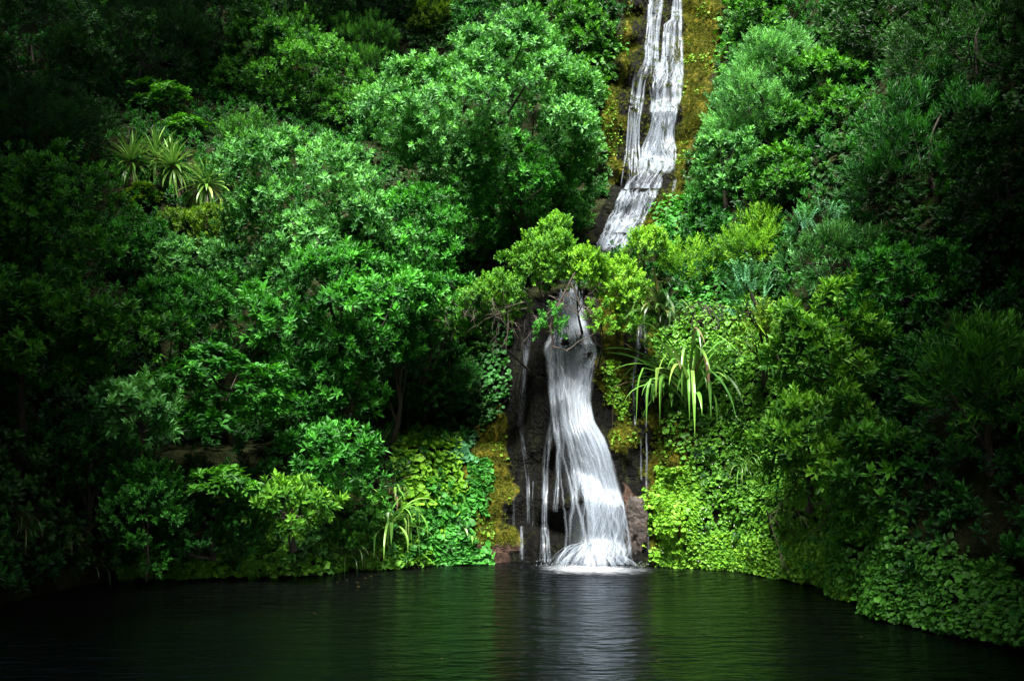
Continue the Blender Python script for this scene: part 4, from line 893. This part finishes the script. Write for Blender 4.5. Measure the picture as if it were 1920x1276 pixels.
# right slope
plant('tree', 'tall pale-sided tree right of the upper fall', 'tree', 1425, 205, 88, 140, 'fine', 'pale', Y=25.5, group=R_, lobe=.55, trunk=.12)
plant('tree', 'pale bushy crown leaning towards the upper fall', 'tree', 1362, 312, 60, 60, 'broad', 'pale', Y=25.0, group=R_)
plant('tree', 'broad-leaved darker tree right of the tall pale tree', 'tree', 1555, 235, 115, 130, 'broad', 'mid', Y=25.0, group=R_, lobe=.6)
plant('tree', 'mid-green crown between pale bushy crown and dark trunk hollow', 'tree', 1470, 345, 70, 60, 'broad', 'mid', group=R_)
plant('tree', 'feathery narrow-leaved dark tree with visible trunk on the right', 'tree', 1745, 320, 145, 170, 'willow', 'deep', Y=21.0, group=R_, lobe=.55, trunk=.11)
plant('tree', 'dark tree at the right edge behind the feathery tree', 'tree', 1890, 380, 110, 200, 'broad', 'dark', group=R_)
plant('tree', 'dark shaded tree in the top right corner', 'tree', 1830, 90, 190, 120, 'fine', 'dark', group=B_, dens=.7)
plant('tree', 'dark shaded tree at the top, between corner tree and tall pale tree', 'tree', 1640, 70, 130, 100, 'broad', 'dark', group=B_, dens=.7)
plant('tree', 'small dim crown at the top edge right of the upper fall', 'tree', 1430, 35, 62, 50, 'broad', 'mid', group=B_)
plant('tree', 'yellowish small crown above the feathery tree', 'tree', 1745, 175, 46, 36, 'broad', 'yel', group=R_)
plant('shrub', 'fluffy pale shrub below the tall pale tree', 'shrub', 1432, 462, 55, 50, 'fine', 'lime', group=Z_, lobe=.32)
plant('shrub', 'bluish fern-leaved shrub above the pale fringe', 'shrub', 1540, 425, 58, 26, 'pinnate', 'blue', group=Z_, lobe=.26)
plant('shrub', 'pale feathery fringe of narrow leaves on the right slope', 'shrub', 1580, 490, 105, 46, 'willow', 'pale', Y=20.5, group=Z_, lobe=.4)
plant('shrub', 'bluish fern-leaved shrub hanging beside the creeper wall', 'shrub', 1410, 560, 40, 46, 'pinnate', 'blue', Y=20.6, group=Z_, lobe=.26)
plant('shrub', 'yellow-leaved spindly shrub under the bluish fern-leaved one', 'shrub', 1425, 630, 36, 46, 'pinnate', 'yel', Y=20.4, group=Z_, lobe=.26)
plant('shrub', 'white-flowered grassy cushion beside the dark flax', 'shrub', 1305, 510, 52, 50, 'fine', 'lime', group=Z_, lobe=.3, trunk=.02)
plant('tree', 'bright rosette-leaved tree overhanging the creeper wall', 'tree', 1560, 660, 120, 110, 'bold', 'fresh', Y=18.0, group=R_, lobe=.42, trunk=.1)
plant('tree', 'lower rosette-leaved crown hanging above the right waterline', 'tree', 1530, 840, 112, 105, 'bold', 'fresh', Y=17.4, group=R_, lobe=.4)
plant('tree', 'dim rosette-leaved crown right of the overhanging tree', 'tree', 1700, 560, 110, 90, 'broad', 'emer', Y=18.2, group=R_, lobe=.42)
plant('tree', 'shaded rosette-leaved crown low on the right', 'tree', 1660, 900, 90, 100, 'bold', 'mid', Y=16.4, group=R_, lobe=.38)
plant('tree', 'dark tree at the right edge with dim feathery sprays', 'tree', 1850, 720, 115, 110, 'willow', 'mid', Y=14.6, group=R_, lobe=.4)
plant('tree', 'dark mass of leaves behind the dim feathery sprays', 'tree', 1760, 740, 90, 110, 'broad', 'deep', Y=17.0, group=R_)
# unseen trees added on both banks and behind the viewer to shade the corners
_rng = np.random.default_rng(900)
PROTO = [crown_mesh(5.0, 5.0, 3.4, 'bold', _rng, lobe=1.5, size=2.4, dens=2.6) for _ in range(2)]
def shade_canopy(label, c, base, k, s=1.0, rz=0.0):
    c = np.array(c, float); g = ground_below(np.array([base[0], base[1], 60.0]))
    root = empty('shade_tree', g, label, 'tree', 'unseen trees added to shade the scene'); me, ctrs = PROTO[k % 2]
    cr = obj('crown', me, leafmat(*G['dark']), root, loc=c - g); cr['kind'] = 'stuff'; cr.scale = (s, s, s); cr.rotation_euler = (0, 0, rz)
    obj('trunk', trunk_mesh(g - c + np.array([0, 0, -.3]), ctrs * .7 * s, .32, np.random.default_rng(k + 70), nb=10), BARK, root, loc=c - g)
shade_canopy('added unseen tree on the left bank shading the near pool', (-11.3, 4.9, 14.5), (-15, 6), 0, 1.35)
shade_canopy('added unseen tree on the left bank shading the dark pool corner', (-12.3, 10.9, 17), (-15.5, 13), 1, 1.2, 1.0)
shade_canopy('added unseen tree shading the left edge of the slope', (-14.6, 17.4, 21.5), (-19, 20), 0, 1.1, 2.0)
shade_canopy('added unseen tree shading the top left corner', (-14.5, 25.4, 28), (-22, 28), 1, 1.2, 3.0)
shade_canopy('added unseen shade tree on the hilltop left of centre, above the frame', (-7, 31.4, 34), (-8, 40), 0, 1.0, 2.2)
shade_canopy('added unseen tree on the right bank shading the near pool', (9.8, 5.4, 13.5), (13.5, 6), 1, 1.35, 4.0)
shade_canopy('added unseen tree on the right bank shading the black hollow', (12.7, 10.9, 16.5), (15.5, 13), 0, 1.25, 5.0)
shade_canopy('added unseen tree shading the right edge of the slope', (15.2, 16.9, 21), (19, 20), 1, 1.15, .5)
shade_canopy('added unseen tree shading the top right corner', (14.5, 24.4, 27), (22, 28), 0, 1.2, 1.5)
shade_canopy('added unseen shade tree behind the viewer on the left', (-5.5, -1.5, 14), (-7, -4), 0, 1.0, 2.5)
shade_canopy('added unseen shade tree behind the viewer on the right', (5.5, -1.5, 14), (7, -4), 1, 1.0, 3.5)
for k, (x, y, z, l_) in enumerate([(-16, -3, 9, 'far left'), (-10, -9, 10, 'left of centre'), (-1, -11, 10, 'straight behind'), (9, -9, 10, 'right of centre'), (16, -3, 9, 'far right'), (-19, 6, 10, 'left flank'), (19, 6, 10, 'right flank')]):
    shade_canopy('added unseen tree behind the viewer blocking low sky light, %s' % l_, (x, y, z), (x * 1.05, y - .5), k, 1.25, k * 1.3)  # added ring of unseen trees, cuts low sky light from behind
_g = np.random.default_rng(31); FLP = np.concatenate([np.stack([_g.uniform(-7, 6, 14), _g.uniform(9, 20.5, 14)], -1), np.stack([_g.uniform(-7, -1, 16), _g.uniform(18.8, 20.6, 16)], -1)])
V, F, T = scatter([(np.array([[0, -1, 0], [.45, 0, .1], [0, 1, 0.05], [-.45, 0, .1]]), np.array([[0, 1, 2], [0, 2, 3]]), np.full(4, .5))], np.c_[FLP, np.full(30, .012)], np.array([[0, 0, 1.0]]).repeat(30, 0) + _g.normal(0, .05, (30, 3)), _g.uniform(.02, .04, 30), _g)
tag(obj('floating_leaves', mesh('floating_leaves', V, F, {'tint': T}), leafmat((.05, .035, .01), (.14, .12, .03), name='fallen_leaf')), 'scattered small fallen leaves floating on the pool', 'leaves', kind='stuff')
# ------------------------------------------------------------------ small things: dead twigs, bare branches, marker post
def twigs(name, label, px, py, Y, n, L, up, seed, r=.012, spread=.35):
    rng = np.random.default_rng(seed); c = at(px, py, Y); root = empty(name, c, label, 'branches', 'bare twigs around the lower fall')
    for k in range(n):
        d = norm(np.array([rng.normal(0, 1), rng.normal(-.3, .5), rng.normal(up, .5)])); l = L * rng.uniform(.5, 1.2); t = np.linspace(0, 1, 6)[:, None]
        path = rng.normal(0, spread, 3) * np.array([1.4, .4, .5]) + d * l * t + np.array([0, -.05, -.35 * l]) * t ** 2 + rng.normal(0, .04, (6, 3)) * t
        parts = [tube(path, r * (1 - .75 * t[:, 0]), 4)]
        for q in range(3):
            s0 = path[rng.integers(1, 5)]; d2 = norm(d + rng.normal(0, .6, 3)); t2 = np.linspace(0, 1, 4)[:, None]
            parts.append(tube(s0 + d2 * l * .4 * t2 + np.array([0, 0, -.1]) * t2 ** 2, r * .5 * (1 - .7 * t2[:, 0]), 3))
        V, F = join(parts); obj('twig', mesh('twig', V, F, smooth=True), TWIG, root)
TWIG = barkmat('dry_twig', (.02, .015, .011), (.07, .052, .042))
TWIGD = BARK
twigs('dead_brush', 'tangle of dry grey-brown twigs left of the lower fall head', 900, 565, 22.6, 22, .7, -.1, 1)
twigs('dead_brush', 'dry twigs drooping over the black cliff edge', 975, 585, 22.4, 14, .6, -.5, 2)
twigs('dead_brush', 'bare twig tangle hanging across the top of the lower fall', 1060, 560, 22.2, 16, .6, -.6, 3, r=.014, spread=.2)
twigs('dead_brush', 'thin dry twigs on the bank above the path', 850, 590, 22.9, 18, .7, .0, 4)
twigs('dead_brush', 'bare pale twigs under the rosette-leaved crown on the right bank', 1500, 930, 17.6, 10, .8, -.3, 5)
twigs('dead_brush', 'dry brown grass stems under the white-flowered cushion', 1330, 570, 21.6, 24, .45, -.9, 6, r=.006, spread=.12)
def bough(label, lines, Y, r):
    root = empty('drooping_branch', at(*lines[0][0], Y), label, 'branches', 'bare twigs around the lower fall')
    for ln_ in lines:
        t = np.linspace(0, 1, len(ln_)); tt = np.linspace(0, 1, 16); q = np.array(ln_, float)
        P = at(np.interp(tt, t, q[:, 0]), np.interp(tt, t, q[:, 1]), np.full(16, Y)) + np.cumsum(np.random.default_rng(len(ln_) + int(q[0, 0])).normal(0, .008, (16, 3)), 0)
        V, F = tube(smooth2(P, 0) - np.array(root.location), r * (1 - .7 * tt), 5); obj('stem', mesh('stem', V, F, smooth=True), BARK, root)
bough('dark thin branch drooping across the top of the lower fall', [[(1078, 512), (1054, 560), (1032, 605), (1036, 650), (1030, 700)], [(1036, 650), (1062, 656), (1095, 636), (1122, 622)], [(1070, 530), (1092, 575), (1112, 615)], [(1054, 560), (1015, 600), (985, 640)]], 22.12, .022)
pz = hit(657, 806)[0] + np.array([0, -.1, 0]); V, F = tube(np.array([[0, 0, -.1], [0, 0, .1], [.004, 0, .3], [.01, 0, .42], [.01, 0, .425]]), [.045, .043, .042, .04, .001], 8)
tag(obj('marker_post', mesh('marker_post', V, F), barkmat('weathered_post', (.3, .3, .28), (.5, .5, .47)), loc=pz), 'short pale marker post standing by the path under the trees', 'post')
print('LEAF TRIS', TRIS[0])
